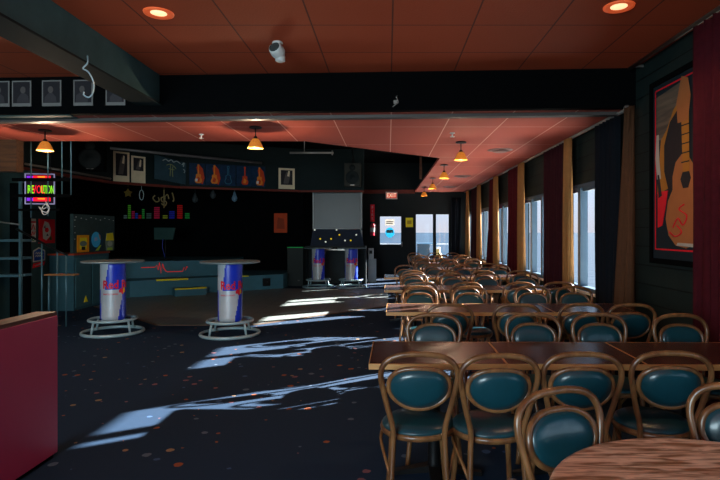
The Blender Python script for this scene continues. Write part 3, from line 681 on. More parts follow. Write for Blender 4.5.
# guitar painting on the right wall (faces -X)
gp = thing('guitar_painting', 'tall framed painting of a tan guitar on the right wall', 'painting', (2.599, 4.62, 1.18), -PI / 2)
Wd, Hg = 0.56, 1.74                         # local x runs along the wall toward the camera
MB().box(-Wd, Wd, -0.03, -0.001, 0, Hg).build('canvas', mat('painting_ground', (0.010, 0.022, 0.030), 0.5), gp)
fr = MB()
for a, b, c_, d_ in ((-Wd, Wd, 0, 0.05), (-Wd, Wd, Hg - 0.05, Hg), (-Wd, -Wd + 0.05, 0.05, Hg - 0.05), (Wd - 0.05, Wd, 0.05, Hg - 0.05)): fr.box(a, b, -0.045, -0.03, c_, d_)
fr.build('frame', M_BLACK, gp)
ln = MB(); q0, q1, q2, q3 = -Wd + 0.085, Wd - 0.085, 0.13, Hg - 0.09
for a, b, c_, d_ in ((q0, q1, q2, q2 + 0.014), (q0, q1, q3 - 0.014, q3), (q0, q0 + 0.014, q2, q3), (q1 - 0.014, q1, q2, q3)): ln.box(a, b, -0.033, -0.0301, c_, d_)
ln.build('red_border', M_REDS, gp)
art = MB()
art.plate([(-0.45, 1.18), (-0.16, 1.12), (0.02, 1.62), (-0.45, 1.58)], -0.032, -0.0301, 0)                      # grey brown board
art.plate([(-0.43, 0.66), (-0.22, 0.70), (-0.10, 1.00), (-0.04, 1.46), (-0.14, 1.40), (-0.26, 1.24), (-0.36, 1.16), (-0.40, 0.92)], -0.034, -0.032, 1)   # ochre block
art.plate([(-0.20, 0.62), (-0.30, 0.86), (-0.30, 1.10), (-0.20, 1.30), (-0.08, 1.38), (0.04, 1.30), (0.06, 1.0), (0.0, 0.8)], -0.036, -0.034, 2)
body = [(0.06, 0.16), (-0.10, 0.18), (-0.22, 0.27), (-0.27, 0.42), (-0.23, 0.58), (-0.15, 0.68), (-0.15, 0.80), (-0.10, 0.92), (0.0, 0.98), (0.10, 0.95), (0.20, 0.84), (0.22, 0.70), (0.30, 0.54), (0.33, 0.36), (0.24, 0.2)]
art.plate(body, -0.038, -0.036, 3)
art.plate([(-0.02, 0.76), (0.02, 0.68), (0.10, 0.68), (0.14, 0.76), (0.10, 0.85), (0.02, 0.83)], -0.040, -0.038, 2)
art.plate([(0.02, 0.82), (0.12, 0.82), (0.11, 1.42), (-0.01, 1.42)], -0.041, -0.039, 1)
art.plate([(-0.06, 1.26), (0.10, 1.26), (0.14, 1.46), (0.10, 1.62), (0.0, 1.66), (-0.08, 1.44)], -0.042, -0.040, 3)
for z_ in (0.90, 0.98, 1.06, 1.14, 1.22): art.box(0.0, 0.12, -0.043, -0.041, z_, z_ + 0.010, 2)
art.plate([(-0.42, 0.34), (-0.34, 0.36), (-0.28, 0.54), (-0.24, 0.68), (-0.42, 0.68)], -0.035, -0.0301, 4)
art.plate([(-0.43, 0.80), (-0.36, 0.80), (-0.39, 0.98), (-0.40, 1.22), (-0.44, 1.22), (-0.46, 1.0)], -0.036, -0.034, 5)
art.plate([(-0.40, 0.62), (-0.34, 0.64), (-0.39, 0.84), (-0.42, 0.84)], -0.037, -0.035, 2)
art.tube(spline([(-0.14, -0.040, 0.34), (-0.06, -0.040, 0.42), (0.02, -0.040, 0.36), (0.08, -0.040, 0.44), (-0.04, -0.040, 0.50), (0.04, -0.04, 0.54)], 5), 0.007, 5, mi=4)
art.tube(spline([(-0.20, -0.040, 0.30), (-0.10, -0.040, 0.26), (0.0, -0.040, 0.30), (-0.08, -0.04, 0.36)], 5), 0.007, 5, mi=4)
art.plate([(-0.08, 0.18), (0.20, 0.17), (0.20, 0.20), (-0.06, 0.205)], -0.042, -0.040, 5)
art.build('guitar_art', [wood('art_grey_board', '#4a4038', '#7d6a58', 0.6), mat('art_ochre', (0.45, 0.18, 0.025), 0.6), M_DARKP, mat('art_tan', (0.42, 0.15, 0.05), 0.6), M_REDS, mat('art_white', (0.5, 0.48, 0.42), 0.6)], gp)

# ------------------------------------------------------------------ partition, lower left
pt = thing('partition', 'maroon panelled half partition with a wooden cap at the left front', 'partition', (-2.18, 3.5, 0))
MB().box(-0.12, -0.02, -5.5, -0.02, 0, 0.92).build('core', M_BLACK, pt)
MB().bbox(-0.02, 0.0, -5.5, 0.0, 0.03, 0.93, 0.004).build('panel', M_PINK, pt)
MB().box(-0.14, -0.005, -5.5, 0.0, 0.925, 0.955).build('cap', M_CAPW, pt)
MB().box(-0.13, -0.05, -0.02, 0.06, 0, 0.9).build('end_post', M_BLACK, pt)

# ------------------------------------------------------------------ can tables
def can_table(x, y_, label, a0, R=0.42, hasrim=True):
    r = thing('bar_table', label, 'bar table', (x, y_, 0), 0, 'high bar tables with drink can pedestals')
    MB().lathe([(R - 0.02, 1.035), (R, 1.040), (R, 1.058), (R - 0.01, 1.064)], 48).build('tabletop', M_DISC, r)
    n = 72; rows = 26; z0, z1 = 0.205, 1.035; rad = 0.170; cm = MB(); vs = []; fs = []; ms = []
    for j in range(rows + 1):
        t = j / rows; rr = rad * (0.90 if t == 0 else 1.0) * (0.95 if t > 0.985 else 1)
        for i in range(n): a = 2 * PI * i / n; vs.append((rr * math.cos(a), rr * math.sin(a), z0 + (z1 - z0) * t))
    for j in range(rows):
        for i in range(n):
            t = (j + 0.5) / rows; deg = (math.degrees(2 * PI * (i + 0.5) / n) - math.degrees(a0) + 540) % 360 - 180     # 0 = toward viewer
            if t > 0.53: blue = (-38 + 36 * (t - 0.53) < deg < 95 + 20 * t)
            else: blue = not (-62 - 10 * t < deg < 20 + 56 * t)
            if t > 0.53 and not (-180 < deg < -120 or blue): blue = False
            k = 0 if blue else 1
            fs.append((j * n + i, j * n + (i + 1) % n, (j + 1) * n + (i + 1) % n, (j + 1) * n + i)); ms.append(k)
    cm.v = vs; cm.f = fs; cm.m = ms; cm.sm = [True] * len(fs)
    cn = cm.build('can_pedestal', [M_BLUE, M_SILV], r)
    text('Red Bull', 0.165, M_CRED, cn, (0, 0, 0.72), wrap=(rad + 0.0015, a0 + math.radians(30)), extrude=0.0015, sx=0.85)
    em = MB()                                   # red emblem and its small yellow sun below the name
    for i in range(10):
        a = a0 + math.radians(26 + i * 4); b_ = a0 + math.radians(30 + i * 4); zc = 0.628 + 0.010 * math.sin(i * 1.1); h_ = 0.020 + 0.020 * math.sin(PI * (i + .5) / 10)
        q = rad + 0.003
        em.add([(q * math.cos(a), q * math.sin(a), zc - h_), (q * math.cos(b_), q * math.sin(b_), zc - h_), (q * math.cos(b_), q * math.sin(b_), zc + h_), (q * math.cos(a), q * math.sin(a), zc + h_)], [(0, 1, 2, 3)], 1 if i in (6, 7) else 0)
    em.build('emblem', [M_CRED, M_YEL], cn)
    text('ENERGY DRINK', 0.030, M_CRED, cn, (0, 0, 0.585), wrap=(rad + 0.0015, a0 + math.radians(-12)), extrude=0.001)
    ring = lambda rr, z, tr_: MB().tube([(rr * math.cos(2 * PI * i / 48), rr * math.sin(2 * PI * i / 48), z) for i in range(48)], tr_, 8, closed=True)
    ring(0.405, 0.026, 0.024).build('base_ring', M_STEEL, r)
    fr_ = ring(0.315, 0.21, 0.020)
    for q in range(3):
        a = a0 + math.radians(60 + 120 * q); fr_.tube([(0.02 * math.cos(a), 0.02 * math.sin(a), 0.192), (0.315 * math.cos(a), 0.315 * math.sin(a), 0.205)], 0.014)
    fr_.build('foot_ring', M_STEEL, r)
    for q in range(4):
        a = a0 + math.radians(38 + 90 * q); MB().tube([(0.315 * math.cos(a), 0.315 * math.sin(a), 0.20), (0.35 * math.cos(a), 0.35 * math.sin(a), 0.03)], 0.016).tube([(0.34 * math.cos(a), 0.34 * math.sin(a), 0.03), (0.40 * math.cos(a), 0.40 * math.sin(a), 0.026)], 0.014).build('strut', M_STEEL, r)
    return r
FACE = lambda x, y_: math.atan2(-y_, -x)
can_table(-4.02, 7.75, 'high round bar table with drink can pedestal, leftmost by the cabinet', FACE(-4.02, 7.75))
can_table(-2.27, 7.62, 'high round bar table with drink can pedestal, at the corner of the dance floor', FACE(-2.27, 7.62))
can_table(-1.86, 14.15, 'distant high bar table with can pedestal, left one before the screen', FACE(-1.86, 14.15) , R=0.38)
can_table(-0.98, 14.15, 'distant high bar table with can pedestal, right one before the screen', FACE(-0.98, 14.15), R=0.38)

# ------------------------------------------------------------------ stage
P0, P1 = Vector((-5.80, 11.90)), Vector((-2.73, 13.80))
dv = (P1 - P0).normalized(); nv = Vector((-dv.y, dv.x))
struct('floor_stage', MB().prism([tuple(P0), tuple(P1), (-2.73, 15.28), (-8.0, 15.28), (-8.0, 11.2), (-6.0, 11.2)], 0.0, 0.38), M_STAGE)
u0, u1 = P0 + nv * 0.75 - dv * 0.3, P1 + nv * 0.55 - dv * 1.35
struct('floor_stage_upper', MB().prism([tuple(u0), tuple(u1), (u1.x, 15.28), (-8.0, 15.28), (-8.0, 11.8)], 0.38, 0.77), M_STAGE)
struct('trim_7', MB().prism([tuple(P0 - nv * .01 + dv * .55), tuple(P0 - nv * .01 + dv * 1.25), tuple(P0 + nv * .05 + dv * 1.25), tuple(P0 + nv * .05 + dv * .55)], 0.350, 0.388)
       .prism([tuple(P0 - nv * .01 + dv * 2.2), tuple(P0 - nv * .01 + dv * 2.7), tuple(P0 + nv * .03 + dv * 2.7), tuple(P0 + nv * .03 + dv * 2.2)], 0.362, 0.386), M_YEL)
# heartbeat line on the upper riser
nm = nv * -0.012
hb = [(0.25, 0.0), (0.75, 0.0), (0.82, 0.05), (0.87, -0.07), (0.92, 0.11), (0.98, -0.15), (1.04, 0.08), (1.10, -0.05), (1.16, -0.10), (1.22, -0.12), (1.8, -0.12), (1.86, -0.02), (1.91, -0.09), (1.96, 0.0), (2.0, -0.03)]
ud = (u1 - u0).normalized(); un = Vector((ud.y, -ud.x)) * 0.012
tag(MB().tube([tuple((u0 + ud * (0.62 + (a - 0.25) * 0.60) + un).to_3d() + Vector((0, 0, 0.63 + b_))) for a, b_ in hb], 0.008, 6).build('heartbeat_line', mat('neon_red', (0.8, 0.03, 0.02), 0.5, emit=(1, 0.03, 0.02), es=0.3)), 'red heartbeat line across the face of the upper stage', 'wall decoration')
# step box
sb = thing('step_box', 'small teal step box with a yellow edge before the stage', 'step', ((P0 + dv * 0.95).x, (P0 + dv * 0.95).y - 0.02, 0), math.atan2(dv.y, dv.x))
MB().bbox(-0.05, 0.65, -0.36, -0.02, 0, 0.185, 0.006).build('body', M_STAGE, sb)
MB().box(-0.05, 0.65, -0.366, -0.31, 0.160, 0.191).build('edge_strip', M_YEL, sb)
tag(MB().bbox(-0.10, 0.10, -0.03, 0, 0, 0.20, 0.01).lathe([(0.03, 0), (0.03, 0.01)], 12, c=(-0.0, -0.04, 0.1)).build('outlet_box', M_IRON, loc=((P1 - dv * 0.45 - nv * 0.002).x, (P1 - dv * 0.45 - nv * 0.002).y, 0.10), rotz=math.atan2(dv.y, dv.x)), 'black outlet box on the right part of the stage front', 'outlet box')
# monitor on a stand on the stage
mo = thing('stage_monitor', 'dark slanted panel on a thin stand standing on the upper stage', 'monitor', (-5.65, 13.45, 0.77))
MB().plate([(-0.27, 0.52), (0.20, 0.52), (0.27, 0.82), (-0.27, 0.82)], -0.04, 0.0).build('panel', mat('panel_teal_dark', (0.018, 0.055, 0.050), 0.5), mo)
MB().tube([(0, 0, 0.02), (0, 0, 0.6)], 0.012).build('pole', M_IRON, mo)
MB().lathe([(0.16, 0.0), (0.16, 0.02), (0.02, 0.03)], 20).build('base', M_IRON, mo)
MB().tube(spline([(-0.04, -0.05, 0.52), (-0.05, -0.06, 0.35), (-0.02, -0.06, 0.2), (0.02, -0.05, 0.06)], 5), 0.008, 6).build('cable', mat('cable_blue', (0.03, 0.05, 0.35), 0.5), mo)
# equaliser lights on the stage wall
def emat(n, c, s=1.2): return mat('led_' + n, tuple(0.5 * q for q in c), 0.5, emit=c, es=s)
EQ = [(125.5, 2, 'white', (0.15, 0.25, 0.25), 3), (129.5, 7, 'green', (0.12, 0.55, 0.04), 2.6), (133.3, 4, 'pink', (0.6, 0.02, 0.12), 2.6), (136.7, 3, 'blue', (0.02, 0.08, 0.6), 2.4), (140, 2, 'red', (0.7, 0.02, 0.03), 2.6), (143.4, 5, 'green', (0.05, 0.45, 0.08), 2.2),
      (149, 3, 'white', (0.08, 0.16, 0.14), 4.6), (157, 6, 'pink', (0.6, 0.02, 0.08), 5.2), (165.3, 2, 'lime', (0.28, 0.35, 0.03), 4.6), (172, 4, 'blue', (0.02, 0.03, 0.5), 5), (180, 7, 'red', (0.7, 0.015, 0.015), 5), (187.4, 3, 'green', (0.02, 0.35, 0.06), 4.4)]
eq = thing('equaliser_display', 'row of coloured equaliser light bars on the dark stage wall', 'light display', (-6.2, 15.28, 1.97))
for px, n, cn, c, w in EQ:
    xx = (px - 388) * 15.28 / F; ww = w * 15.28 / F / 2; b = MB()
    for k in range(n): b.box(xx + 6.2 - ww, xx + 6.2 + ww, -0.02, 0.0, k * 0.058 - 0.10, k * 0.058 - 0.065)
    b.build('light_column', emat(cn + '_%d' % int(px), c, 0.12), eq)

# ------------------------------------------------------------------ cabinet and sticker board at the left
cb = thing('side_counter', 'teal side counter with an orange red top edge left of the stage', 'counter', (-5.9, 9.95, 0))
MB().box(-0.46, 0.0, 0, 1.25, 0, 1.04).build('body', mat('counter_teal', (0.035, 0.10, 0.125), 0.55, bump=0.1), cb)
MB().bbox(-0.48, 0.02, -0.02, 1.27, 1.04, 1.075, 0.005).build('countertop', mat('counter_red', (0.38, 0.05, 0.02), 0.5), cb)
MB().box(0.0, 0.012, 0.05, 0.55, 0.05, 0.98).box(0.0, 0.012, 0.62, 1.2, 0.05, 0.98).build('door', mat('counter_teal_light', (0.05, 0.14, 0.165), 0.5), cb)
tag(MB().add([(0, 0, 0), (0, 0.13, 0), (0, 0.065, 0.12), (0.01, 0, 0), (0.01, 0.13, 0), (0.01, 0.065, 0.12)], [(0, 2, 1), (3, 4, 5), (0, 1, 4, 3), (1, 2, 5, 4), (2, 0, 3, 5)]).build('warning_sign', M_YEL, loc=(-5.886, 10.25, 0.12)), 'small yellow triangle sticker low on the side counter', 'sticker')
MB_ = MB().box(-0.06, 0.0, 0, 1.50, 1.08, 1.82)
bd = thing('sticker_board', 'dark green board with colourful stickers standing on the side counter', 'board', (-5.92, 9.97, 0))
MB_.build('panel', mat('board_green', (0.030, 0.055, 0.055), 0.6, var=0.3), bd)
bb = MB()
for i in range(9): bb.lathe([(0.012, 0), (0.012, 0.012)], 8, c=(0.005, 0.08 + i * 0.17, 1.76 - 0.02 * (i % 3)))
for i in range(4): bb.lathe([(0.010, 0), (0.010, 0.012)], 8, c=(0.005, 0.04, 1.7 - i * 0.12))
bb.build('bulb', M_WHITE, bd)
def wall_sheet(name, label, cat, x, y0, y1, z0, z1, shapes, mats, th=0.008, group=None):
    """a flat sheet on a surface facing +X; shapes are given in 0..1 across (away from the camera) and up"""
    o = MB(); w = y1 - y0; h = z1 - z0
    for i, (pts, mi, k) in enumerate(shapes):
        n = len(pts); q = [(p[0] * w, p[1] * h) for p in pts]; a, b_ = (0 if k == 0 else th * (1 + 0.2 * (k - 1))), th * (1 + 0.2 * k)
        v = [(a, u_, v_) for u_, v_ in q] + [(b_, u_, v_) for u_, v_ in q]
        o.add(v, [tuple(range(n - 1, -1, -1)), tuple(range(n, 2 * n))] + [(i_, (i_ + 1) % n, n + (i_ + 1) % n, n + i_) for i_ in range(n)], mi)
    r = o.build(name, mats, loc=(x, y0, z0)); tag(r, label, cat, group); return r
SQ = [(0, 0), (1, 0), (1, 1), (0, 1)]
def ell(cx, cy, rx, ry, n=18): return [(cx + rx * math.cos(2 * PI * i / n), cy + ry * math.sin(2 * PI * i / n)) for i in range(n)]
gq = 'stickers on the green board'
wall_sheet('sticker', 'orange and yellow square sticker at the left of the green board', 'sticker', -5.918, 10.08, 10.48, 1.09, 1.42,
    [(SQ, 0, 0), ([(0.2, 0.2), (0.8, 0.2), (0.8, 0.85), (0.2, 0.85)], 1, 1), (ell(0.5, 0.5, 0.3, 0.16), 2, 2), ([(0.35, 0.12), (0.65, 0.12), (0.65, 0.32), (0.35, 0.32)], 3, 3)], [mat('sticker_orange', (0.95, 0.36, 0.01), 0.5), M_YEL, mat('sticker_greygreen', (0.18, 0.24, 0.20), 0.5), M_IRON], group=gq)
wall_sheet('sticker', 'tall blue oval surfboard shaped sticker in the middle of the green board', 'sticker', -5.918, 10.53, 11.00, 1.085, 1.50,
    [(ell(0.5, 0.5, 0.5, 0.5, 24), 1, 0), (ell(0.42, 0.58, 0.36, 0.38, 20), 0, 1), ([(0.3, 0.5), (0.55, 0.55), (0.5, 0.7), (0.3, 0.68)], 2, 2), ([(0.35, 0.05), (0.6, 0.04), (0.85, 0.32), (0.7, 0.28)], 3, 2), ([(0.6, 0.85), (0.75, 0.8), (0.8, 0.55), (0.72, 0.6)], 4, 2)],
    [mat('sticker_sky', (0.06, 0.50, 0.85), 0.5), mat('sticker_navy', (0.01, 0.05, 0.09), 0.5), mat('sticker_lilac', (0.4, 0.45, 0.7), 0.5), mat('sticker_lime', (0.4, 0.6, 0.05), 0.5), mat('sticker_pink', (0.6, 0.3, 0.2), 0.5)], group=gq)
wall_sheet('sticker', 'narrow yellow and grey sticker at the right of the green board', 'sticker', -5.918, 11.10, 11.42, 1.09, 1.47,
    [([(0.1, 0), (0.9, 0), (1, 0.5), (0.9, 1), (0.1, 0.95), (0, 0.5)], 1, 0), ([(0.0, 0.55), (1, 0.55), (0.9, 0.98), (0.1, 0.94)], 0, 1), (ell(0.5, 0.38, 0.3, 0.16), 2, 2), ([(0.15, 0.02), (0.85, 0.02), (0.8, 0.16), (0.2, 0.16)], 3, 1)],
    [M_YEL, mat('sticker_greygreen', (0.18, 0.24, 0.20), 0.5), mat('sticker_pale', (0.4, 0.45, 0.4), 0.5), mat('sticker_lime', (0.4, 0.6, 0.05), 0.5)], group=gq)

# signs on the left wall
vs_ = wall_sheet('vertical_sign', 'narrow white vertical sign with red and green marks on the teal wall', 'sign', -6.399, 9.47, 9.62, 1.30, 1.72, [(SQ, 0, 0)], [mat('sign_pale', (0.7, 0.7, 0.64), 0.6)])
ar = wall_sheet('poster', 'red poster with a white and green drawing on the teal wall', 'poster', -6.399, 9.70, 10.17, 1.27, 1.72,
    [(SQ, 0, 0), ([(0.25, 0.2), (0.45, 0.12), (0.7, 0.3), (0.75, 0.55), (0.6, 0.85), (0.35, 0.92), (0.22, 0.6)], 1, 1), (ell(0.48, 0.55, 0.12, 0.10), 0, 2), ([(0.6, 0.15), (0.8, 0.12), (0.75, 0.35)], 2, 2), ([(0.3, 0.65), (0.4, 0.6), (0.38, 0.75)], 3, 2), ([(0.45, 0.3), (0.6, 0.32), (0.5, 0.4)], 3, 2)],
    [M_REDS, mat('art_pale', (0.70, 0.74, 0.68), 0.6), mat('art_green', (0.05, 0.12, 0.03), 0.6), M_DARKP])
bg_ = wall_sheet('badge_sign', 'blue shield sign with white script and a red ribbon below the poster', 'sign', -6.399, 9.53, 9.88, 0.82, 1.20,
    [([(0.05, 0.3), (1, 0.35), (1, 0.85), (0.5, 1), (0.05, 0.85)], 1, 0), ([(0.12, 0.36), (0.92, 0.4), (0.92, 0.8), (0.5, 0.94), (0.12, 0.8)], 0, 1), ([(0, 0.02), (0.9, 0.12), (1, 0.3), (0.05, 0.24)], 2, 1)],
    [mat('badge_blue', (0.01, 0.09, 0.45), 0.5), mat('art_pale', (0.70, 0.74, 0.68), 0.6), M_REDS])
RX = (PI / 2, 0, PI / 2)
mk = MB()
mk.box(0.008, 0.011, 0.01, 0.14, 0.345, 0.375, 0).tube([(0.010, 0.03, 0.22), (0.010, 0.075, 0.32), (0.010, 0.12, 0.22)], 0.009, 5, mi=0).tube([(0.010, 0.03, 0.12), (0.010, 0.06, 0.19), (0.010, 0.09, 0.13), (0.010, 0.13, 0.19)], 0.008, 5, mi=0)
mk.tube([(0.010, 0.08 + 0.035 * math.cos(q * PI / 6), 0.06 + 0.035 * math.sin(q * PI / 6)) for q in range(12)], 0.009, 5, closed=True, mi=1)
mk.build('letter_marks', [M_REDS, mat('mark_green', (0.04, 0.22, 0.04), 0.6)], vs_)
mk = MB()
for zz in (0.22, 0.27): mk.tube(spline([(0.012, 0.07 + 0.026 * q, zz + (0.022 if q % 2 else -0.012)) for q in range(9)], 3), 0.006, 5)
mk.tube([(0.012, 0.06, 0.05), (0.012, 0.27, 0.08)], 0.010, 5); mk.build('white_script', mat('art_pale', (0.70, 0.74, 0.68), 0.6), bg_)

# neon sign
ns = thing('neon_sign', 'glowing multicolour REVOLUTION sign behind the hanging rack', 'neon sign', (-5.66, 8.62, 1.93), math.radians(8))
fw, fh = 0.225, 0.50
MB().box(-fw, fw, 0.0, 0.03, 0, fh).build('backing', mat('neon_backing', (0.02, 0.006, 0.02), 0.5), ns)
f_ = MB()
for a, b, c_, d_ in ((-fw, fw, 0, 0.014), (-fw, fw, fh - 0.014, fh), (-fw, -fw + 0.014, 0.014, fh - 0.014), (fw - 0.014, fw, 0.014, fh - 0.014)): f_.box(a, b, -0.012, 0.0, c_, d_)
f_.build('tube_frame', mat('neon_lilac', (0.3, 0.3, 0.4), 0.5, emit=(0.45, 0.40, 0.75), es=0.35), ns)
MB().tube([(-0.15, 0.02, fh), (-0.15, 0.02, 1.80)], 0.004, 5).tube([(0.15, 0.02, fh), (0.15, 0.02, 1.80)], 0.004, 5).build('hanging_wire', M_IRON, ns)
bars = MB()
for z_ in (0.055, 0.41): bars.box(-fw + .03, -0.10, -0.01, -0.001, z_, z_ + 0.05, 0).box(-0.10, 0.16, -0.01, -0.001, z_ - 0.005, z_ + 0.055, 1).box(-0.03, 0.08, -0.012, -0.01, z_ + 0.025, z_ + 0.045, 2)
bars.build('glow_bar', [emat('violet', (0.25, 0.02, 0.8), 0.9), emat('scarlet', (1, 0.01, 0.03), 1.0), emat('amber', (1, 0.4, 0.01), 0.9)], ns)
for ch, cx, m_i in (('RE', -0.135, 0), ('VOL', -0.02, 1), ('UTION', 0.115, 0)):
    text(ch, 0.19, [emat('lime_text', (0.30, 0.95, 0.02), 0.9), emat('scarlet', (1, 0.01, 0.03), 1.0)][m_i], ns, (cx, -0.006, 0.235), sx=0.50 if ch != 'UTION' else 0.33, extrude=0.004)

# hanging rack of rods in front of the sign
hr = thing('hanging_rack', 'hanging rack of thin teal rods and black bars before the neon sign', 'rack', (-5.2, 8.05, 0))
for px, zb in ((31, 1.70), (48, 1.72), (62, 2.02), (71, 2.05)):
    xx = (px - 388) * 8.05 / F + 5.2; MB().tube([(xx, 0, CLOW if False else 3.7), (xx, 0, zb)], 0.009, 6).build('rod', M_TEALR, hr)
MB().box(-0.50, 0.38, -0.02, 0.02, 2.25, 2.30).build('bar', M_BLACK, hr)
MB().box(-0.50, 0.38, -0.02, 0.02, 2.01, 2.055).build('bar', M_BLACK, hr)
MB().box(-0.52, 0.22, -0.02, 0.02, 1.80, 1.835).build('bar', M_BLACK, hr)
MB().tube([(-0.1, 0, 2.045), (0.38, 0, 2.045)], 0.01).build('rail', M_TEALR, hr)
# stairs rail and shelf rack
sr = thing('stair_railing', 'black sloping handrail with thin posts behind the maroon partition', 'railing', (-5.2, 8.3, 0))
MB().tube([(-0.62, 0, 1.53), (0.03, 0, 1.18), (0.18, 0, 1.12)], 0.018).build('handrail', M_IRON, sr)
for xx, zt in ((-0.22, 1.30), (0.02, 1.18), (0.16, 1.12)): MB().tube([(xx, 0, 0), (xx, 0, zt)], 0.012).build('post', M_TEALR, sr)
MB().tube([(-0.11, 0, 0), (-0.11, 0, 0.80)], 0.016).build('post', M_TEALR, sr)
MB().box(-0.15, 0.33, -0.06, 0.06, 0.80, 0.825).build('ledge', wood('ledge_wood', '#7a4a24', '#b0773f', 0.5), sr)
sh = thing('shelf_rack', 'teal metal shelf rack against the wall at the left edge', 'shelf', (-6.1, 8.6, 0))
for xx in (-0.26, 0.12): MB().box(xx, xx + 0.035, -0.02, 0.02, 0, 2.35).build('upright', M_TEALR, sh)
for z_ in (0.75, 1.03, 1.32): MB().box(-0.26, 0.12, -0.02, 0.3, z_, z_ + 0.04).build('shelf', M_TEALR, sh)
MB().tube([(-0.3, -0.05, 1.66), (0.15, -0.05, 1.60)], 0.012).build('rail', M_ROD, sh)
MB().box(-0.24, 0.11, 0.28, 0.30, 0, 2.3).build('back_panel', M_BLACK, sh)
tag(MB().tube(spline([(0, 0, 0.14), (0.04, 0, 0.08), (-0.05, 0.02, 0.03), (-0.1, 0, 0.06), (-0.05, 0, 0.0), (0.02, 0, -0.02), (0.06, 0, 0.05), (0.0, 0, 0.1), (-0.06, 0, 0.02), (-0.02, 0, -0.06), (0.05, 0, 0.0), (0.0, 0, 0.12)], 5), 0.007, 6).build('coiled_cable', M_WHITE, loc=(-5.17, 8.0, 1.80)), 'coiled white cable hanging from the lowest bar of the rack', 'cable')

# pale rail on the left fascia, pipes, speakers
tag(MB().tube([(-6.33, 9.25, 2.67), (-6.15, 11.75, 2.66)], 0.02).build('pipe', M_ROD), 'pale pipe along the foot of the left upper wall', 'pipe')
tag(MB().tube([(-5.5, 10.5, 3.14), (-3.1, 13.0, 3.17)], 0.028).build('lighting_pipe', mat('pipe_grey', (0.16, 0.15, 0.15), 0.4, metal=0.5)), 'long grey pipe crossing in front of the guitar pictures', 'pipe')
tag(MB().tube([(-1.76, 9.5, 2.90), (-0.98, 9.5, 2.90)], 0.018).tube([(-1.0, 9.5, 2.86), (-1.0, 9.5, 2.94)], 0.014).tube([(-1.5, 9.5, 2.9), (-1.5, 9.5, 3.75)], 0.006).build('short_pipe', M_ROD), 'short pale pipe hanging over the dance floor', 'pipe')
def speaker(x, y_, z, w, h, d, label, rz=0, m=None):
    r = thing('loudspeaker', label, 'loudspeaker', (x, y_, z), rz)
    MB().bbox(-w/2, w/2, 0, d, 0, h, 0.015).build('cabinet', m or M_BLACK, r)
    mb = MB(); mb.T = Matrix.Translation((0, -0.001, h * 0.38)) @ Matrix.Rotation(PI / 2, 4, 'X')
    mb.lathe([(w * .40, 0.0), (w * .40, 0.012), (w * .34, 0.012), (w * .12, -0.0), (w * .1, 0.01), (0.002, 0.014)], 28, caps=False); mb.build('woofer', mat('speaker_grey', (0.008, 0.012, 0.013), 0.6), r)
    mb = MB(); mb.T = Matrix.Translation((0, -0.001, h * 0.80)) @ Matrix.Rotation(PI / 2, 4, 'X'); mb.lathe([(w * .18, 0.0), (w * .18, 0.01), (w * .08, 0.003), (0.002, 0.01)], 20, caps=False); mb.build('tweeter', mat('speaker_grey', (0.008, 0.012, 0.013), 0.6), r)
    MB().box(-w * .12, w * .12, -0.004, 0, 0.02, 0.045).build('badge', M_ROD, r)
    MB().tube([(0, d / 2, h), (0, d / 2, CHIGH - z)], 0.012).build('bracket', M_IRON, r)
    return r
speaker(-5.85, 10.4, 2.70, 0.50, 0.58, 0.35, 'large black loudspeaker hung left of the cream posters', math.radians(20))
speaker(-0.95, 14.12, 2.70, 0.44, 0.62, 0.3, 'grey brown loudspeaker hung above the screen', 0, mat('speaker_olive', (0.030, 0.032, 0.026), 0.6))
# hanging ornaments
def ornament(px, pyt, pyb, Y, label, kind, m):
    x = (px - 388) * Y / F; zt = 1.48 + (232 - pyt) * Y / F; zb = 1.48 + (232 - pyb) * Y / F; o = MB(); h = zt - zb
    o.tube([(0, 0, h), (0, 0, h + 0.3)], 0.005, 5)
    if kind == 'star':
        pts = [((0.10 if i % 2 == 0 else 0.055) * math.sin(i * PI / 5), h - 0.14 + (0.10 if i % 2 == 0 else 0.055) * math.cos(i * PI / 5)) for i in range(10)]
        o.plate(pts[::-1], -0.02, 0.02)
    elif kind == 'ring': o.tube([(0.05 * math.sin(t * PI / 8), 0, h / 2 + h / 2 * math.cos(t * PI / 8)) for t in range(16)], 0.008, 6, closed=True)
    elif kind == 'drop': o.lathe([(0.004, 0), (0.06, 0.04), (0.075, 0.10), (0.045, 0.17), (0.01, h)], 16)
    else:
        for pth in ([(-0.22, h * .7), (-0.27, h * .55), (-0.2, h * .35), (-0.12, h * .4), (-0.14, h * .6)], [(-0.05, h * .35), (-0.07, h * .55), (0.02, h * .6), (0.0, h * .35), (-0.05, h * .35)],
                    [(0.0, h), (0.0, 0.0)], [(-0.06, h * .25), (0.02, h * .12), (0.06, h * .3), (0.0, h * .5), (0.08, h * .75), (0.12, h * .5)], [(0.2, h * .85), (0.24, h * .5), (0.22, h * .35)]):
            o.tube(spline([(a, 0, b_) for a, b_ in pth], 4), 0.014, 6)
    tag(o.build('hanging_ornament', m, loc=(x, Y, zb)), label, 'ornament', 'ornaments hanging over the stage')
ornament(128, 187, 200, 12.2, 'yellow star ornament hanging below the cream posters', 'star', mat('ornament_yellow', (0.16, 0.12, 0.02), 0.5))
ornament(141.5, 190, 200, 12.6, 'small grey ring ornament hanging right of the yellow star', 'ring', M_STEEL)
ornament(164, 190, 208, 13.0, 'gold script ornament hanging above the equaliser lights', 'script', mat('ornament_gold', (0.30, 0.22, 0.08), 0.4))
ornament(195, 193, 203, 13.5, 'small grey drop ornament hanging below the leftmost guitar picture', 'drop', mat('ornament_grey', (0.04, 0.05, 0.055), 0.5))
ornament(213, 190, 199, 13.7, 'slim grey drop ornament below the second guitar picture', 'drop', mat('ornament_grey', (0.04, 0.05, 0.055), 0.5))
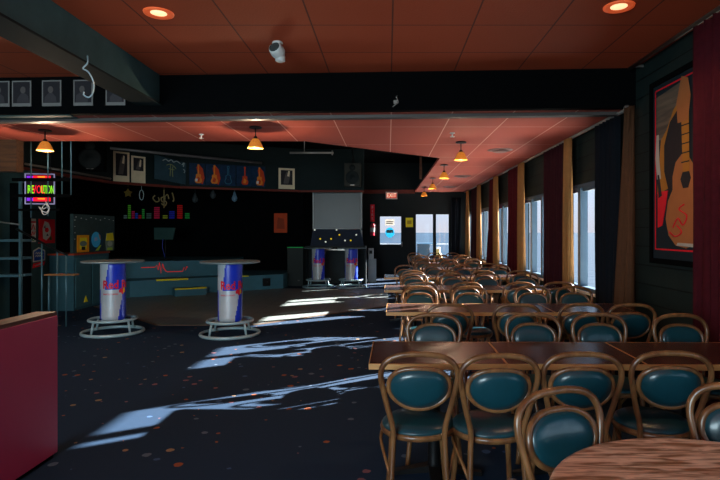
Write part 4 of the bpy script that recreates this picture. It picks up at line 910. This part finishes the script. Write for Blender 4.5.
ornament(234.5, 191, 202, 13.9, 'pale blue drop ornament hanging below the middle guitar pictures', 'drop', mat('ornament_blue', (0.14, 0.24, 0.34), 0.4))

# ------------------------------------------------------------------ screen and booth
bo = thing('disc_jockey_booth', 'dark booth with a black navy front under the screen', 'booth', (-1.5, 15.0, 0))
MB().box(-0.85, 0.88, 0.0, 0.5, 1.02, 1.08).box(-0.85, 0.88, 0.35, 0.5, 0, 1.02).box(-0.85, -0.80, 0, 0.5, 0, 1.02).box(0.83, 0.88, 0, 0.5, 0, 1.02).build('body', mat('booth_dark', (0.022, 0.028, 0.030), 0.6), bo)
MB().plate([(-0.72, 1.08), (0.82, 1.08), (0.70, 1.56), (-0.64, 1.56)], 0.10, 0.14).build('front_panel', mat('booth_navy', (0.012, 0.020, 0.042), 0.6), bo)
MB().box(-0.3, 0.6, -0.02, 0.05, 0.96, 1.0).tube([(-0.25, 0, 0.98), (-0.32, 0, 0.78)], 0.015).build('shelf_stand', M_ROD, bo)
sn = thing('projection_screen', 'large grey projection screen in a pale frame above the booth', 'screen', (-1.46, 15.2, 1.56))
MB().box(-0.68, 0.68, 0.0, 0.03, 0, 1.09).build('screen', mat('screen_grey', (0.042, 0.038, 0.034), 0.35, var=0.25, scale=2), sn)
f_ = MB()
for a, b, c_, d_ in ((-0.70, 0.72, -0.03, 0.02), (-0.70, 0.72, 1.07, 1.10), (-0.70, -0.67, 0.02, 1.07)): f_.box(a, b, -0.02, 0.03, c_, d_)
f_.build('frame', mat('frame_grey_white', (0.28, 0.29, 0.28), 0.4), sn)
MB().box(0.68, 0.72, -0.02, 0.03, -0.47, 1.10).build('side_post', mat('frame_grey_white', (0.28, 0.29, 0.28), 0.4), sn)
MB().box(-0.05, 0.05, -0.05, -0.02, -0.20, 0.0).build('bracket', M_STEEL, sn)
gl = thing('garland', 'string of white and yellow lights draped below the screen', 'string lights', (-1.46, 15.05, 1.54))
def drape(x0, x1, sag): return [(x0 + (x1 - x0) * i / 8, 0, -sag * (1 - ((i / 8) * 2 - 1) ** 2)) for i in range(9)]
MB().tube(drape(-0.62, 0.0, 0.34) + drape(0.0, 0.64, 0.32)[1:], 0.005, 5).build('wire', M_IRON, gl)
mw, my = emat('warm_white', (0.8, 0.85, 0.75), 0.6), emat('yellow_dot', (0.9, 0.65, 0.02), 0.6)
for i, p in enumerate(drape(-0.62, 0.0, 0.34)[::2] + drape(0.0, 0.64, 0.32)[1::2]):
    MB().lathe([(0.004, -0.024), (0.022, -0.012), (0.026, 0), (0.022, 0.012), (0.004, 0.024)], 10, c=(p[0], -0.01, p[2])).build('bulb', my if i % 2 else mw, gl)
kc = thing('low_cabinet', 'black low cabinet with a green lit top edge left of the distant bar tables', 'cabinet', (-2.53, 14.45, 0))
MB().bbox(-0.22, 0.22, 0, 0.5, 0, 1.06, 0.008).build('body', mat('cabinet_black_green', (0.008, 0.014, 0.012), 0.5), kc)
MB().box(-0.22, 0.22, -0.012, -0.001, 1.05, 1.07).build('edge_strip', mat('green_edge', (0.01, 0.12, 0.03), 0.5, emit=(0.0, 0.4, 0.08), es=0.25), kc)
MB().lathe([(0.03, 0), (0.03, 0.02)], 10, c=(0.1, -0.02, 0.15)).build('knob', M_ROD, kc)
fk = thing('drink_cooler', 'slim grey kiosk cabinet standing right of the booth', 'cabinet', (-0.47, 15.55, 0))
MB().bbox(-0.13, 0.12, 0, 0.3, 0, 0.68, 0.01).build('body', mat('kiosk_grey', (0.30, 0.35, 0.37), 0.5), fk)
MB().bbox(-0.11, 0.04, 0.05, 0.28, 0.68, 1.0, 0.01).build('dispenser', mat('kiosk_pale', (0.38, 0.42, 0.44), 0.5), fk)
MB().box(-0.08, 0.01, 0.04, 0.05, 0.84, 0.94).build('display', M_IRON, fk)
# extinguisher with its sign, exit sign, notices
fs = thing('extinguisher_sign', 'narrow vertical red sign with white letters on the end wall', 'sign', (-0.51, 17.398, 1.82))
MB().box(-0.07, 0.07, -0.015, 0, 0, 0.56).build('plate', M_REDS, fs)
for i, ch in enumerate('ERIF'): text(ch, 0.12, M_WHITE, fs, (0, -0.017, 0.10 + i * 0.12), name='letter')
fe = thing('fire_extinguisher', 'red fire extinguisher hanging below the vertical red sign', 'fire extinguisher', (-0.51, 17.30, 1.36))
MB().lathe([(0.065, 0.0), (0.075, 0.02), (0.075, 0.32), (0.05, 0.38), (0.02, 0.41)], 20).build('cylinder', mat('extinguisher_red', (0.65, 0.03, 0.06), 0.35), fe)
MB().lathe([(0.0765, 0.12), (0.0765, 0.26)], 20, caps=False).build('band', M_WHITE, fe)
MB().box(-0.02, 0.02, -0.09, 0.03, 0.41, 0.45).tube([(0.02, -0.02, 0.42), (0.10, -0.02, 0.35), (0.09, -0.02, 0.1)], 0.01).box(-0.02, 0.02, 0.05, 0.098, 0.2, 0.26).build('valve', M_IRON, fe)
ex = thing('exit_sign', 'red and white EXIT sign at the top of the end wall', 'exit sign', (0.115, 17.2, 2.55))
MB().box(-0.19, 0.19, 0, 0.06, 0, 0.23).build('housing', mat('exit_white', (0.5, 0.45, 0.4), 0.5), ex)
MB().box(-0.165, 0.165, -0.006, 0, 0.03, 0.20).build('face', mat('exit_red', (0.5, 0.02, 0.02), 0.5, emit=(0.8, 0.06, 0.03), es=0.5), ex)
text('EXIT', 0.19, emat('exit_letters', (1.0, 0.85, 0.6), 0.9), ex, (0, -0.009, 0.115), sx=0.8)
MB().box(-0.02, 0.02, 0.06, 0.10, 0.1, 0.2).build('bracket', M_IRON, ex)
tag(MB().box(-0.12, 0.12, -0.008, 0, 0, 0.31, 0).box(-0.07, 0.07, -0.010, -0.008, 0.10, 0.22, 1).build('notice', [M_YEL, mat('notice_print', (0.5, 0.35, 0.02), 0.6)], loc=(0.70, 17.398, 1.64)), 'yellow notice on the wall between the door and the glass doors', 'notice')
tag(MB().box(-0.15, 0.15, -0.004, 0, 0, 0.20, 0).box(-0.12, 0.12, -0.006, -0.004, 0.11, 0.14, 1).box(-0.12, 0.10, -0.006, -0.004, 0.05, 0.08, 1).build('notice', [mat('notice_grey', (0.55, 0.52, 0.48), 0.6), M_MIDP], loc=(0.06, 17.455, 1.70)), 'grey paper notice taped to the door window', 'notice')
tag(MB().plate(ell(0, 0.17, 0.15, 0.17), -0.004, 0, 0).box(-0.11, 0.11, -0.006, -0.004, 0.16, 0.26, 1).build('window_sticker', [mat('sticker_teal', (0.10, 0.42, 0.55), 0.6), mat('sticker_teal_pale', (0.30, 0.6, 0.65), 0.6)], loc=(0.06, 17.455, 1.29)), 'round teal sticker on the door window below the grey notice', 'sticker')
# outside the glass doors
for nm in ('notice_grey', 'sticker_teal', 'sticker_teal_pale'):
    m = MATS[nm]; nt = m.node_tree; b = nt.nodes['Principled BSDF']; tl = nt.nodes.new('ShaderNodeBsdfTranslucent'); mx = nt.nodes.new('ShaderNodeMixShader'); mx.inputs[0].default_value = 0.6
    nt.links.new(b.inputs['Base Color'].links[0].from_socket, tl.inputs[0]); nt.links.new(b.outputs[0], mx.inputs[1]); nt.links.new(tl.outputs[0], mx.inputs[2]); nt.links.new(mx.outputs[0], nt.nodes['Material Output'].inputs[0])
ot = thing('patio_table', 'dark patio table on the terrace outside the glass doors', 'table', (1.40, 21.0, -0.02))
MB().bbox(-0.5, 0.5, -0.35, 0.35, 1.02, 1.06, 0.01).build('tabletop', mat('patio_blue', (0.06, 0.14, 0.22), 0.5), ot)
MB().bbox(-0.24, 0.24, -0.2, 0.2, 0.0, 1.02, 0.01).build('pedestal', mat('patio_dark', (0.04, 0.07, 0.10), 0.6), ot)
bk = thing('patio_bin', 'yellowish bin on the terrace behind the right glass door', 'bin', (1.97, 21.0, -0.02))
MB().lathe([(0.16, 0), (0.19, 0.05), (0.17, 0.6), (0.10, 0.72), (0.10, 0.84), (0.05, 0.86)], 20).build('body', mat('bin_ochre', (0.45, 0.30, 0.10), 0.6), bk)
MB().lathe([(0.11, 0.83), (0.12, 0.86), (0.05, 0.90)], 16).build('lid', M_WHITE, bk)
tag(MB().box(-0.5, 4.3, 22.35, 22.4, 0.95, 1.0).box(-0.5, 4.3, 22.36, 22.39, 0.1, 0.13).box(-0.5, -0.46, 22.35, 22.4, -0.02, 1).box(0.7, 0.74, 22.35, 22.4, -0.02, 1).box(1.9, 1.94, 22.35, 22.4, -0.02, 1).box(3.1, 3.14, 22.35, 22.4, -0.02, 1).build('terrace_railing', mat('railing_white', (0.6, 0.62, 0.64), 0.5)), 'white railing at the far side of the terrace', 'railing')
tag(MB().box(-0.03, 0.03, -0.03, 0.03, 0, 0.80).build('wooden_post', wood('post_wood', '#5a2d14', '#8a4a22', 0.6), loc=(0.84, 13.6, CLOW + 0.05)), 'short orange wooden post above the edge of the lower ceiling', 'post')
